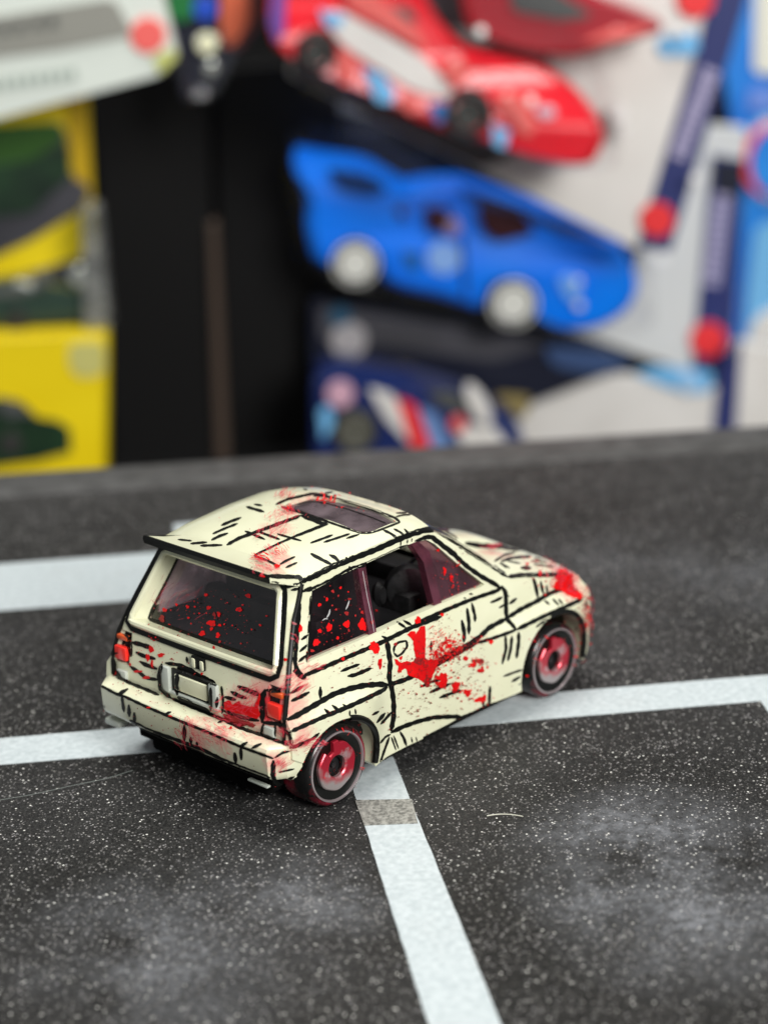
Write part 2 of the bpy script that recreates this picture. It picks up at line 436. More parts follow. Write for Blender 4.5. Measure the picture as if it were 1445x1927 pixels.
# ================================================================== THE CAR
car = empty("toy_car", (15, 0, 0), label="cream toy hatchback with black comic ink lines and red splatter, parked on the black mat", category="toy car")
def part(name, VF, ma, bvh=True, parent=None, smooth=35, origin=(15, 0, 0), **kw):
    par = parent or car
    po = getattr(par, '_o', None)
    V, Fc = VF
    V = [(v[0]-15, v[1], v[2]) for v in V] if par is car else V
    o = obj(name, V, Fc, ma, par, smooth, False, **kw)
    if bvh:
        off = len(BV_V); BV_V.extend([Vector(v) for v in VF[0]]); BV_F.extend([[i+off for i in f] for f in Fc])
    return o
# materials use object coordinates; the body's spots are given in car space with x-15
for nd in M_CREAM.node_tree.nodes:
    if nd.type == 'VECT_MATH':
        v = nd.inputs[1].default_value; nd.inputs[1].default_value = (v[0]-15*S, v[1], v[2])

ZE = [(-0.7, 23.3), (2.8, 23.8), (8.9, 24.25), (13.6, 24.3), (16.5, 23.85), (18.0, 23.35)]      # roof rail height
XR = [(2.0, -6.0), (9.0, -6.75), (11.3, -6.5), (15.3, -5.6), (22.5, -2.15), (23.6, -1.6), (24.2, -1.4)]  # rear face (z, x)
def ze(x): return interp(x, ZE)
def xr(z): return interp(z, XR)
WT = [(2.0, 12.6), (9.0, 12.85), (12.0, 12.75), (14, 12.45), (16, 12.05), (18, 11.55), (20, 11.1), (22, 10.7), (23.6, 10.4), (25, 10.2)]
def wbase(x, z):
    w = interp(z, WT)
    w -= 0.45*sstep(4, -1.5, x)*sstep(13, 20, z)
    if x > 36: w -= ((x-36)/5.5)**2*1.4
    return w
zp = lambda pts, y=-12.9: [(lambda q: (q.x, q.z))(on_y(p, y)) for p in pts]
Z1 = zp([(540, 1353), (598, 1323), (656, 1297), (714, 1288), (732, 1287), (772, 1272), (831, 1247), (877, 1215), (954, 1164), (1029, 1119), (1076, 1104)])
Z2 = zp([(546, 1377), (607, 1352), (656, 1326), (714, 1308), (726, 1295), (732, 1288), (772, 1273), (831, 1248), (877, 1216), (900, 1211), (969, 1184), (1019, 1167), (1060, 1145), (1092, 1128)], -13.4)
def flare(x, z):
    k = max(1-sstep(4.0, 8.2, x), sstep(22.5, 28.5, x))
    a, b = interp(x, Z1), interp(x, Z2)
    if b > a-0.15: b = a-0.15
    t = 1.0 if z < b else (0.0 if z > a else (a-z)/(a-b))
    tuck = 0.18*sstep(6, 2.5, z)
    return (0.95*t-tuck)*k
def side_fn(sgn):
    return lambda x, z: (x, sgn*(wbase(x, z)+flare(x, z)), z)
def side_uv(p):
    y = -12.6
    for _ in range(8):
        q = on_y(p, y); y = -(wbase(q.x, q.z)+flare(q.x, q.z))
    return (q.x, q.z)
def arc(cx, cz, a, b, t0, t1, n=18):
    return [(cx+a*math.cos(math.radians(t0+(t1-t0)*i/n)), cz+b*math.sin(math.radians(t0+(t1-t0)*i/n))) for i in range(n+1)]
SIDE = [(-6.55, 7.6), (-6.6, 9.0), (-6.3, 11.8), (-5.5, 14), (-4.6, 16), (-3.6, 18), (-2.5, 20), (-1.2, 22), (-0.75, 23.2), (2.8, 23.75), (8.9, 24.2), (13.6, 24.25), (17.0, 23.75),
        (18.0, 23.3), (22.3, 20.0), (28.1, 15.6), (32, 14.8), (38, 13.2), (39.6, 12.4), (40.6, 11.0), (41.2, 9), (41.3, 6), (41.0, 3), (39.6, 2.4)]
SIDE += arc(33.7, 4.3, 5.7, 5.8, -16, 196)+[(20, 2.4), (13, 2.3), (5.5, 2.2)]+arc(-0.1, 4.3, 5.7, 5.1, -20, 152)
WIN_PX = [(577, 1248), (582, 1180), (587, 1112), (640, 1083), (690, 1060), (740, 1037), (784, 1019), (803, 1016), (818, 1024), (860, 1060), (912, 1100), (905, 1105), (850, 1128), (760, 1167), (700, 1195), (640, 1220)]
WIN = [side_uv(p) for p in WIN_PX]
def crease(tab): return [(x, z) for x, z in tab if -6 < x < 40.5]
for sgn in (-1, 1):
    def sk(p):
        # deeper inner walls round the wheel arches
        for cx in (0, 33.7):
            if abs(p.x-cx) < 6.2 and p.z < 10.6 and (abs(p.x-cx) < 5.9): return Vector((0, -sgn*2.6, 0))
        return Vector((0, -sgn*0.9, 0))
    VF = panel(SIDE, [WIN], [crease(Z1), crease(Z2)], 0.8, side_fn(sgn), sk, [lambda p: Vector((0, -sgn*0.8, 0))])
    o = part("side_panel", VF, M_CREAM, bvh=(sgn < 0), smooth=28)
    fix_normals(o, (10, 0, 10))
# --- roof
def roof_z(x, y):
    t = min(1, abs(y)/10.5); return ze(x)+1.25*(1-t**4)
def roof_fn(x, y): return (x, y, roof_z(x, y))
def roof_uv(p):
    z = 25.0
    for _ in range(12): q = on_z(p, z); z = roof_z(max(-2, min(18, q.x)), q.y)
    return (q.x, q.y)
SUN = [roof_uv(p) for p in ((531, 951), (586, 934), (640, 941), (700, 957), (747, 983), (700, 1000), (684, 1003), (668, 999), (600, 973))]
RO = [(-0.75, -10.02), (2.8, -10.3), (8.9, -10.35), (13.6, -10.35), (18.0, -10.45), (18.3, -7), (18.4, 0), (18.3, 7), (18.0, 10.45), (13.6, 10.35), (8.9, 10.35), (2.8, 10.3), (-0.75, 10.02), (-2.0, 6), (-2.1, 0), (-2.0, -6)]
fix_normals(part("roof", panel(RO, [SUN], [], 1.0, roof_fn, (0, 0, -0.7), [(0, 0, -0.5)]), M_CREAM), (8, 0, 0))
sunc = Vector((sum(p[0] for p in SUN)/len(SUN), sum(p[1] for p in SUN)/len(SUN)))
SUN2 = [tuple(sunc+(Vector(p)-sunc)*1.03) for p in SUN]
part("sunroof", panel(SUN2, [], [], 1.0, lambda x, y: (x, y, roof_z(x, y)-0.28)), M_SUNROOF)
# --- rear face with a deep hatch window opening
def rear_x(y, z):
    yf = interp(z, [(10, 12.6), (12, 12.5), (14, 12.1), (16, 11.45), (18, 10.8), (20, 10.06), (22, 9.4), (24, 8.9)])
    return xr(z)+0.001*y*y+1.25*max(0, abs(y)-yf)
def rear_fn(y, z): return (rear_x(y, z), y, z)
def rear_uv(p):
    x = -5.0
    for _ in range(10): q = on_x(p, x); x = rear_x(q.y, q.z)
    return (q.y, q.z)
REAR = [(-12.85, 5), (-12.85, 9), (-12.72, 12), (-12.4, 14), (-11.85, 16), (-11.2, 18), (-10.65, 20), (-10.2, 22), (-10.0, 23.2), (-7, 24.1), (0, 24.4), (7, 24.1)]
REAR += [(-y, z) for y, z in reversed(REAR[:9])]
HATCH = [(-10.35, 15.75), (-9.9, 15.55), (9.9, 15.55), (10.35, 15.75), (10.3, 16.3), (8.3, 22.2), (7.8, 22.5), (-7.8, 22.5), (-8.3, 22.2), (-10.3, 16.3)]
def hatch_sk(p):
    return Vector((1.9, -0.055*p.y, (0.35 if p.z > 21 else (-0.42 if p.z < 16.2 else 0.0))))
LAMP = lambda s: [(s*10.15, 10.9), (s*12.35, 10.9), (s*12.35, 14.3), (s*10.15, 14.3)]
rr_ = panel(REAR, [HATCH, LAMP(1), LAMP(-1)], [], 0.9, rear_fn, (0.6, 0, 0), [hatch_sk, (0.4, 0, 0), (0.4, 0, 0)])
fix_normals(part("rear_panel", rr_, M_CREAM), (8, 0, 12))
HG = [(y*0.955, z+(0.35 if z > 21 else (-0.42 if z < 16.2 else -0.2))) for y, z in HATCH]
part("hatch_window", panel(HG, [], [], 1.4, lambda y, z: (rear_x(y, z)+1.75, y, z)), M_GLASS)
def HG_(): return HG
# raised moulded rim round the hatch opening
def tube_loop(path, r, n=8, closed=True):
    V, Fc = [], []; N = len(path)
    for i in range(N):
        p = Vector(path[i]); a = Vector(path[(i-1) % N]) if (closed or i) else p; b = Vector(path[(i+1) % N]) if (closed or i < N-1) else p
        t = (b-a).normalized(); u = t.cross(Vector((0, 0, 1)));
        if u.length < 0.05: u = t.cross(Vector((0, 1, 0)))
        u.normalize(); w = t.cross(u)
        for k in range(n):
            an = 2*math.pi*k/n; V.append(tuple(p+(u*math.cos(an)+w*math.sin(an))*r))
    for i in range(N if closed else N-1):
        for k in range(n):
            a, b = i*n+k, i*n+(k+1) % n; c, d = ((i+1) % N)*n+(k+1) % n, ((i+1) % N)*n+k
            Fc.append([a, b, c, d])
    return V, Fc
rim = [(y*1.025, 19+(z-19)*1.05) for y, z in HATCH]
rim = resample(rim, 0.7, True)
part("window_frame", tube_loop([(rear_x(y, z)-0.02, y, z) for y, z in rim], 0.36, 8), M_CREAM, bvh=False)
def grow(path, d):
    out = []; n = len(path)
    for i in range(n):
        a = Vector(path[i-1]); b = Vector(path[(i+1) % n]); t = (b-a).normalized(); out.append((path[i][0]+t.y*d, path[i][1]-t.x*d))
    return out
sgn_ = 1 if grow(rim, 1)[len(rim)//4][1] < rim[len(rim)//4][1] and rim[len(rim)//4][1] < 17 else -1
gr = grow(rim, 0.9); sgn_ = 1 if max(p[0] for p in gr) > max(p[0] for p in rim) else -1
part("frame_ink", panel(grow(rim, sgn_*0.85), [grow(rim, sgn_*0.22)], [], 0.5, lambda y, z: (rear_x(y, z)-0.07-(0.05 if z < 22.4 else 0), y, z), (0.1, 0, 0)), M_INK, bvh=False)
hgp = resample(HG_(), 0.7, True)
part("frame_ink", panel(grow(hgp, sgn_*0.15), [grow(hgp, -sgn_*0.42)], [], 0.4, lambda y, z: (rear_x(y, z)+1.66, y, z), None), M_INK, bvh=False)
part("recess_ink", panel([(-9.2, 22.95), (9.2, 22.95), (9.3, 23.4), (7, 24.0), (0, 24.3), (-7, 24.0), (-9.3, 23.4)], [], [], 0.7, lambda y, z: (rear_x(y, z)-0.06, y, z)), M_INK, bvh=False)
for s in (1, -1):
    pth = [(-6.45, 12.75, 9.3), (-6.35, 12.72, 11.5), (-5.55, 12.43, 14), (-4.65, 11.9, 16), (-3.65, 11.3, 18), (-2.55, 10.7, 20), (-1.25, 10.25, 22), (-0.7, 10.05, 23.15)]
    pth = resample([(x, s*y, z) for x, y, z in pth], 0.6)
    part("corner_ink", tube_loop(pth, 0.26, 8, False), M_INK, bvh=False)
    for (cx, a, b, t0, t1, rr) in ((33.7, 5.7, 5.8, -14, 100, 0.3), (-0.1, 5.7, 5.1, -18, 75, 0.34)):
        pa = resample(arc(cx, 4.3, a, b, t0, t1, 30), 0.5)
        part("arch_ink", tube_loop([(x, s*(wbase(x, z)+flare(x, z)+0.02), z) for x, z in pa], rr, 7, False), M_INK, bvh=False)
    part("sill_ink", tube_loop(resample([(28.0, s*12.75, 2.45), (20, s*12.5, 2.4), (13.2, s*12.5, 2.3)], 0.8), 0.26, 7, False), M_INK, bvh=False)
    part("sill_ink", tube_loop(resample([(13.2, s*12.5, 2.3), (5.8, s*12.7, 2.15)], 0.8), 0.10, 6, False), M_INK, bvh=False)
# --- tail lamps
for s in (1, -1):
    hx = lambda z: rear_x(s*11.2, z)
    part("taillight_housing", panel(LAMP(s), [], [], 0.9, lambda y, z: (rear_x(y, z)+0.35, y, z)), M_BLACK)
    V, Fc = box((hx(12.05)-0.05, s*11.35, 12.0), (0.7, 1.75, 1.5), 0.2); part("red_tail_lens", (V, Fc), M_LRED)
    V, Fc = box((hx(13.6)-0.02, s*11.4, 13.6), (0.6, 1.6, 0.5), 0.14); part("orange_tail_lens", (V, Fc), M_LOR)
    V, Fc = box((-6.75, s*10.95, 9.75), (0.5, 1.4, 1.15), 0.18); part("reversing_lens", (V, Fc), M_GREY)
# --- plate holder
part("plate_backing", box((-6.62, 0.15, 11.45), (0.3, 6.0, 2.5), 0.1), M_INK)
part("license_plate", box((-6.85, 0.1, 11.45), (0.35, 4.7, 1.7), 0.1), M_CREAM)
for s in (1, -1):
    part("plate_lamp", box((-7.0, 0.15+s*3.55, 11.45), (0.6, 1.2, 2.8), 0.28), M_GREY)
part("plate_lamp_bridge", box((-6.95, 0.1, 10.15), (0.45, 7.6, 0.35), 0.1), M_GREY)
# badge: two pale ovals on a black bar
for s in (1, -1):
    part("badge", box((-6.22, -0.35+s*0.62, 13.85), (0.34, 0.55, 1.05), 0.2), M_CREAM, bvh=False)
part("badge_bar", box((-6.1, -0.35, 13.95), (0.3, 1.9, 1.3), 0.12), M_INK, bvh=False)
# --- bumper
def bumper(front=False):
    # cross-section (out, z): out = distance from body, swept in plan
    prof = [(-0.4, 9.15), (0.2, 9.2), (1.2, 9.12), (1.75, 8.9), (1.9, 8.6), (1.75, 6.2), (1.5, 5.75), (1.2, 5.5), (0.0, 5.45), (-0.8, 5.45)]
    plan = []
    for i in range(-20, 21):
        y = i/20*12.3; plan.append((-6.75-0.35*(1-(y/12.3)**2), y, -1, 0))
    pts = [(-5.0, -12.35, 0, -1), (-6.0, -12.35, 0, -1), (-6.45, -12.3, -0.35, -0.75)]
    path = [(p[0], p[1], p[2], p[3]) for p in pts]+[(x, y, dx, dy) for x, y, dx, dy in plan]+[(p[0], -p[1], p[2], -p[3]) for p in reversed(pts)]
    V, Fc = [], []; k = len(prof)
    for j, (x, y, dx, dy) in enumerate(path):
        end = j < 2 or j > len(path)-3
        for (o, z) in prof:
            oo = o*(0.62 if dy and not dx else 1.0)
            if dy and dx: oo = o*0.86
            zz = z
            xx = x+dx*oo
            if end and z < 6: xx -= (0.9 if j in (0, len(path)-1) else 0.3); zz = z-0.4
            V.append((xx, y+dy*oo, zz))
    for i in range(len(path)-1):
        for q in range(k-1): Fc.append([i*k+q, i*k+q+1, (i+1)*k+q+1, (i+1)*k+q])
    Fc.append(list(range(k))); Fc.append([(len(path)-1)*k+q for q in range(k)])
    return V, Fc
fix_normals(part("rear_bumper", bumper(), M_CREAM, smooth=30), (-3, 0, 7))
part("lower_valance", box((-5.6, -0.6, 4.3), (1.6, 20.0, 2.2), 0.3), M_DARK)
part("bumper_lip", box((-7.1, 12.0, 4.35), (1.6, 2.3, 0.7), 0.3), M_GREY)
part("bumper_lip", box((-7.3, -9.6, 4.1), (0.5, 2.8, 0.25), 0.1), M_GREY)
# --- spoiler
def spoiler():
    V, Fc = [], []; N = 24
    for i in range(N+1):
        y = -1+2*i/N
        yl, yt = y*6.9, y*9.0
        xl = -0.9; zl = roof_z(-0.9, yl)+0.10
        zt = 24.92-0.12*y*y; xt = -4.4+0.25*y*y
        zl2 = zl-0.7
        V += [(xl, yl, zl), ((xl+xt)/2, (yl+yt)/2, (zl+zt)/2-0.12), (xt, yt, zt), (xt-0.12, yt, zt-0.3), (xt+0.05, yt, zt-0.75), (-1.7, (yl*0.8+yt*0.2), zl2)]
    k = 6
    for i in range(N):
        for q in range(k): a, b = i*k+q, i*k+(q+1) % k; Fc.append([a, b, b+k, a+k])
    Fc.append(list(range(k))); Fc.append([N*k+q for q in range(k)][::-1])
    for s in (1, -1):            # flank that falls from the tip to the roof corner
        o = len(V); lead = V[(N if s > 0 else 0)*k]; tip = V[(N if s > 0 else 0)*k+2]; tb = V[(N if s > 0 else 0)*k+4]
        V += [lead, tip, tb, (-1.0, s*10.1, 23.0), (-0.6, s*10.1, 23.35)]
        Fc += [[o, o+1, o+4], [o+1, o+2, o+3, o+4]]
    return V, Fc
fix_normals(part("rear_spoiler", spoiler(), M_CREAM, smooth=30), (-2.5, 0, 24.4))
V, Fc = [], []
for i in range(41):
    y = -1+i/20; yt = y*9.08; xt = -4.4+0.25*y*y; zt = 24.92-0.12*y*y
    V += [(xt+0.12, yt, zt+0.05), (xt-0.07, yt, zt+0.03), (xt-0.2, yt, zt-0.3), (xt-0.02, yt, zt-0.82), (xt+0.9, yt*.99, zt-0.84)]
for i in range(40):
    for q in range(4): Fc.append([i*5+q, i*5+q+1, i*5+q+6, i*5+q+5])
Fc += [[0, 1, 2, 3, 4], [204, 203, 202, 201, 200]]
part("spoiler_edge_ink", (V, Fc), M_INK, bvh=False, smooth=0)
# --- windscreen, bonnet, nose
def hood_z(x, y):
    t = min(1, abs(y)/11.9)
    e = interp(x, [(27.5, 15.75), (32, 14.8), (38, 13.2), (39.6, 12.5), (41, 11.2)])
    c = 1.0*(1-t**3)
    bul = 0.9*max(0, 1-(abs(y-0.5)/4.2)**3)*sstep(28.5, 31, x)*sstep(39.5, 35, x)
    return e+c+bul
HO = [(27.9, -12.1), (33, -12.15), (38, -12.1), (39.6, -11.6), (40.4, -10), (41.2, -5), (41.4, 0), (41.2, 5), (40.4, 10), (39.6, 11.6), (38, 12.1), (33, 12.15), (27.9, 12.1), (27.2, 6), (27, 0), (27.2, -6)]
fix_normals(part("bonnet", panel(HO, [], [], 0.9, lambda x, y: (x, y, hood_z(x, y)), (0, 0, -1.0)), M_CREAM), (34, 0, 5))
part("bonnet_vent", panel([(32.4+1.9*math.cos(a*.449), 2.6+1.4*math.sin(a*.449)) for a in range(14)], [], [], 0.7, lambda x, y: (x, y, hood_z(x, y)+0.12), (0, 0, -.3)), mat("dark_brown_vent", (0.07, 0.02, 0.015), 0.3))
V, Fc = [], []
for j in range(9):
    t = j/8
    for i in range(13):
        s = -1+2*i/12
        y = s*(10.4+1.6*t); x0 = 18.1+(1-abs(s)**2)*0.5; x1 = 27.6+(1-s*s)*(-0.4); bow = 0.5*math.sin(math.pi*t)
        zt = roof_z(18.0, min(10.4, abs(y))*1.0)-0.05; zb = 15.7+(1-abs(s)**3)*1.0
        V.append((x0+(x1-x0)*t+bow*0.5, y, zt+(zb-zt)*t+bow))
for j in range(8):
    for i in range(12): a = j*13+i; Fc.append([a, a+1, a+14, a+13])
part("windscreen", (V, Fc), M_WSHIELD)
def nose_x(y, z):
    t = abs(y)/12.2
    return interp(z, [(2, 41.6), (4, 42.6), (8, 42.5), (9, 41.6), (12.6, 40.9)])-1.5*t**3
NO = [(-11.9, 2.4), (-12.1, 8), (-11.8, 11.2), (-6, 12), (0, 12.3), (6, 12), (11.8, 11.2), (12.1, 8), (11.9, 2.4)]
fix_normals(part("nose_panel", panel(NO, [], [], 0.9, lambda y, z: (nose_x(y, z), y, z), (-0.6, 0, 0)), M_CREAM), (30, 0, 8))
for s in (1, -1):
    part("headlight", box((41.0, s*8.6, 10.4), (0.8, 3.6, 1.9), 0.3), M_GREY)
part("front_grille", box((41.5, 0, 10.3), (0.6, 12.5, 1.6), 0.2), M_BLACK)
# --- side windows (right and left)
BP = [side_uv(p) for p in ((676, 1069), (690, 1062), (711, 1191), (697, 1196))]
QG = [side_uv(p) for p in ((577, 1248), (582, 1180), (587, 1113), (640, 1084), (684, 1064), (704, 1193), (640, 1220))]
VP = [side_uv(p) for p in ((770, 1026), (803, 1017), (819, 1025), (912, 1102), (850, 1129), (822, 1142), (806, 1060))]
VP2 = [side_uv(p) for p in ((776, 1024), (790, 1019), (812, 1040), (834, 1136), (820, 1142), (800, 1060))]
for sgn in (-1, 1):
    off = lambda d: (lambda x, z: (x, sgn*(wbase(x, z)-d), z))
    part("quarter_window", panel(QG, [], [], 1.5, off(0.45)), M_GLASS, bvh=sgn < 0)
    part("vent_window", panel(VP, [], [], 1.5, off(0.5)), M_FRONTGL, bvh=sgn < 0)
    part("window_post", panel(BP, [], [], 0.6, off(0.18), (0, -sgn*0.9, 0)), M_PILLAR, bvh=sgn < 0)
    part("window_post", panel(VP2, [], [], 0.6, off(0.2), (0, -sgn*0.9, 0)), M_PILLAR, bvh=sgn < 0)
# --- interior and chassis
part("cabin_floor", box((11, 0, 9.4), (33, 23.4, 8.6), 0.8), M_BLACK)
part("chassis", box((16.5, 0, 3.3), (44, 17.4, 3.6), 0.6), M_DARK, bvh=False)
part("engine_bay_floor", box((34.5, 0, 10.0), (12, 20, 5), 0.8), M_BLACK, bvh=False)
M_SEAT = noise_col(mat("black_seat_plastic", (0.01, 0.01, 0.01), 0.5, spec=0.35), (0.002, 0.002, 0.002), (0.010, 0.010, 0.011), 700, bump=0.4)
def seat(y):
    V, Fc = lathe_y([(0.01, -1.1), (1.8, -1.1), (2.45, -0.8), (2.7, 0), (2.45, 0.8), (1.8, 1.1), (0.01, 1.1)], 28)
    R_ = Matrix.Rotation(math.radians(-40 if y < 0 else 40), 3, 'Z')
    V = [tuple(R_@Vector(v)+Vector((18.8, y*1.07, 15.8))) for v in V]
    V2, F2 = box((17.8, y, 13.8), (2.2, 4.6, 4.0), 0.6)
    part("seat", merge((V, Fc), (V2, F2)), M_SEAT)
seat(-5.6); seat(5.6)
hr = lathe_y([(0.01, -0.5), (0.5, -0.5), (0.75, 0), (0.5, 0.5), (0.01, 0.5)], 16)
part("headrest", ([(v[0]*0.9+14.0, v[1]*1.3-6.2, v[2]*1.9+16.6) for v in hr[0]], hr[1]), M_SEAT)
part("rear_seat", box((3.6, 0, 15.2), (2.2, 17, 5.2), 1.0), M_SEAT)
part("rear_headrest", box((3.8, 3.2, 18.9), (1.6, 4.6, 3.0), 1.0), M_SEAT)
part("window_liner", box((10, 10.7, 18), (22, 0.25, 6.5), 0.1, Matrix.Rotation(math.radians(13), 3, "X")), M_LINER, bvh=False)
part("dashboard", box((24.5, 0, 14.4), (3.5, 21, 2.6), 0.8), M_SEAT)
part("steering_wheel", tube_loop([(21.4+0.5*math.sin(a/24*6.283), -5.6+2.3*math.cos(a/24*6.283), 16.0+2.2*math.sin(a/24*6.283)) for a in range(24)], 0.25, 6), M_BLACK)
# --- wheels
def wheel(cx, s, lab=None):
    w = empty("wheel", (cx-15, s*11.2, 4.28), car)
    f = lambda prof: [(r, s*y) for r, y in prof]
    tv = lathe_y(f([(3.0, -2.1), (3.9, -2.1), (4.22, -1.7), (4.28, -1.2), (4.28, 1.3), (4.2, 1.75), (4.0, 2.0), (3.85, 2.08), (3.78, 2.02), (3.7, 2.0)]), 72)
    o = obj("tyre", tv[0], tv[1], M_TYRE, w); fix_normals(o, (0, 0, 0))
    rv = lathe_y(f([(3.72, 2.0), (3.70, 2.12), (3.54, 2.14), (3.48, 2.02), (3.4, 1.7)]), 72)
    o = obj("rim_ring", rv[0], rv[1], M_CHROME, w)
    bv = lathe_y(f([(3.5, 1.98), (3.1, 1.7), (0.9, 1.6)]), 72)
    o = obj("rim_well", bv[0], bv[1], M_INK, w)
    # disc with a notch
    N = 72; V, Fc = [], []
    for i in range(N):
        a = 2*math.pi*i/N; deg = math.degrees(a)
        ro = 2.55+0.05*math.sin(7*a)
        if 100 < deg < 128: ro = 1.75
        if 82 < deg <= 100: ro = 2.8
        for (r, y) in ((1.15, 0.9), (1.15, 1.95), (1.3, 2.08), (ro-0.12, 2.08), (ro, 1.98), (ro, 1.6)):
            V.append((r*math.cos(a), s*y, r*math.sin(a)))
    for i in range(N):
        j = (i+1) % N
        for q in range(5): Fc.append([i*6+q, i*6+q+1, j*6+q+1, j*6+q])
    obj("wheel_disc", V, Fc, M_DISC, w)
    hv = lathe_y(f([(1.15, 1.5), (1.05, 1.2), (0.35, 1.2), (0.3, 1.55), (0.01, 1.6)]), 32)
    obj("hub", hv[0], hv[1], M_BLACK, w)
    if s < 0:
        for VV, FF in (tv, rv, (V, Fc)):
            off = len(BV_V); BV_V.extend([Vector((v[0]+cx, v[1]+s*11.2, v[2]+4.28)) for v in VV]); BV_F.extend([[i+off for i in q] for q in FF])
for cx in (0, 34):
    for s in (-1, 1): wheel(cx, s)
for s in (-1, 1):
    ax = lathe_y([(0.01, -11), (0.5, -11), (0.5, 11), (0.01, 11)], 12, ((0 if s < 0 else 34), 0, 4.28))
    part("axle", ax, M_BLACK, bvh=False)

# ================================================================== INK AND SPLATTER, laid on the surfaces
thread("thread", [(916, 1536), (930, 1533), (950, 1532), (970, 1534), (984, 1537)], 0.06, (0.5, 0.5, 0.42), "short pale curved thread lying on the black mat right of the white line", "thread")
thread("thread", [(0, 1506), (60, 1496), (140, 1478), (200, 1466), (250, 1450)], 0.035, (0.12, 0.14, 0.13), "long thin grey thread lying on the mat left of the car's rear bumper", "thread")
BVH = BVHTree.FromPolygons(BV_V, BV_F)
def cast(px, py, off=0.035):
    d = ray(px, py).normalized()
    h, nrm, idx, dist = BVH.ray_cast(CAM, d, 400)
    if h is None: return None
    if nrm.dot(d) > 0: nrm = -nrm
    return h+nrm*off
G = {'1': (160, 900, 2.89), '3': (160, 1140, 3.4405), '4': (540, 1160, 3.4405), '5': (780, 960, 4.0139),
     '7': (240, 900, 3.8026), '9': (400, 1250, 4.8167), '10': (560, 980, 4.8167), '11': (640, 1240, 4.0139), '12': (560, 900, 4.8167)}
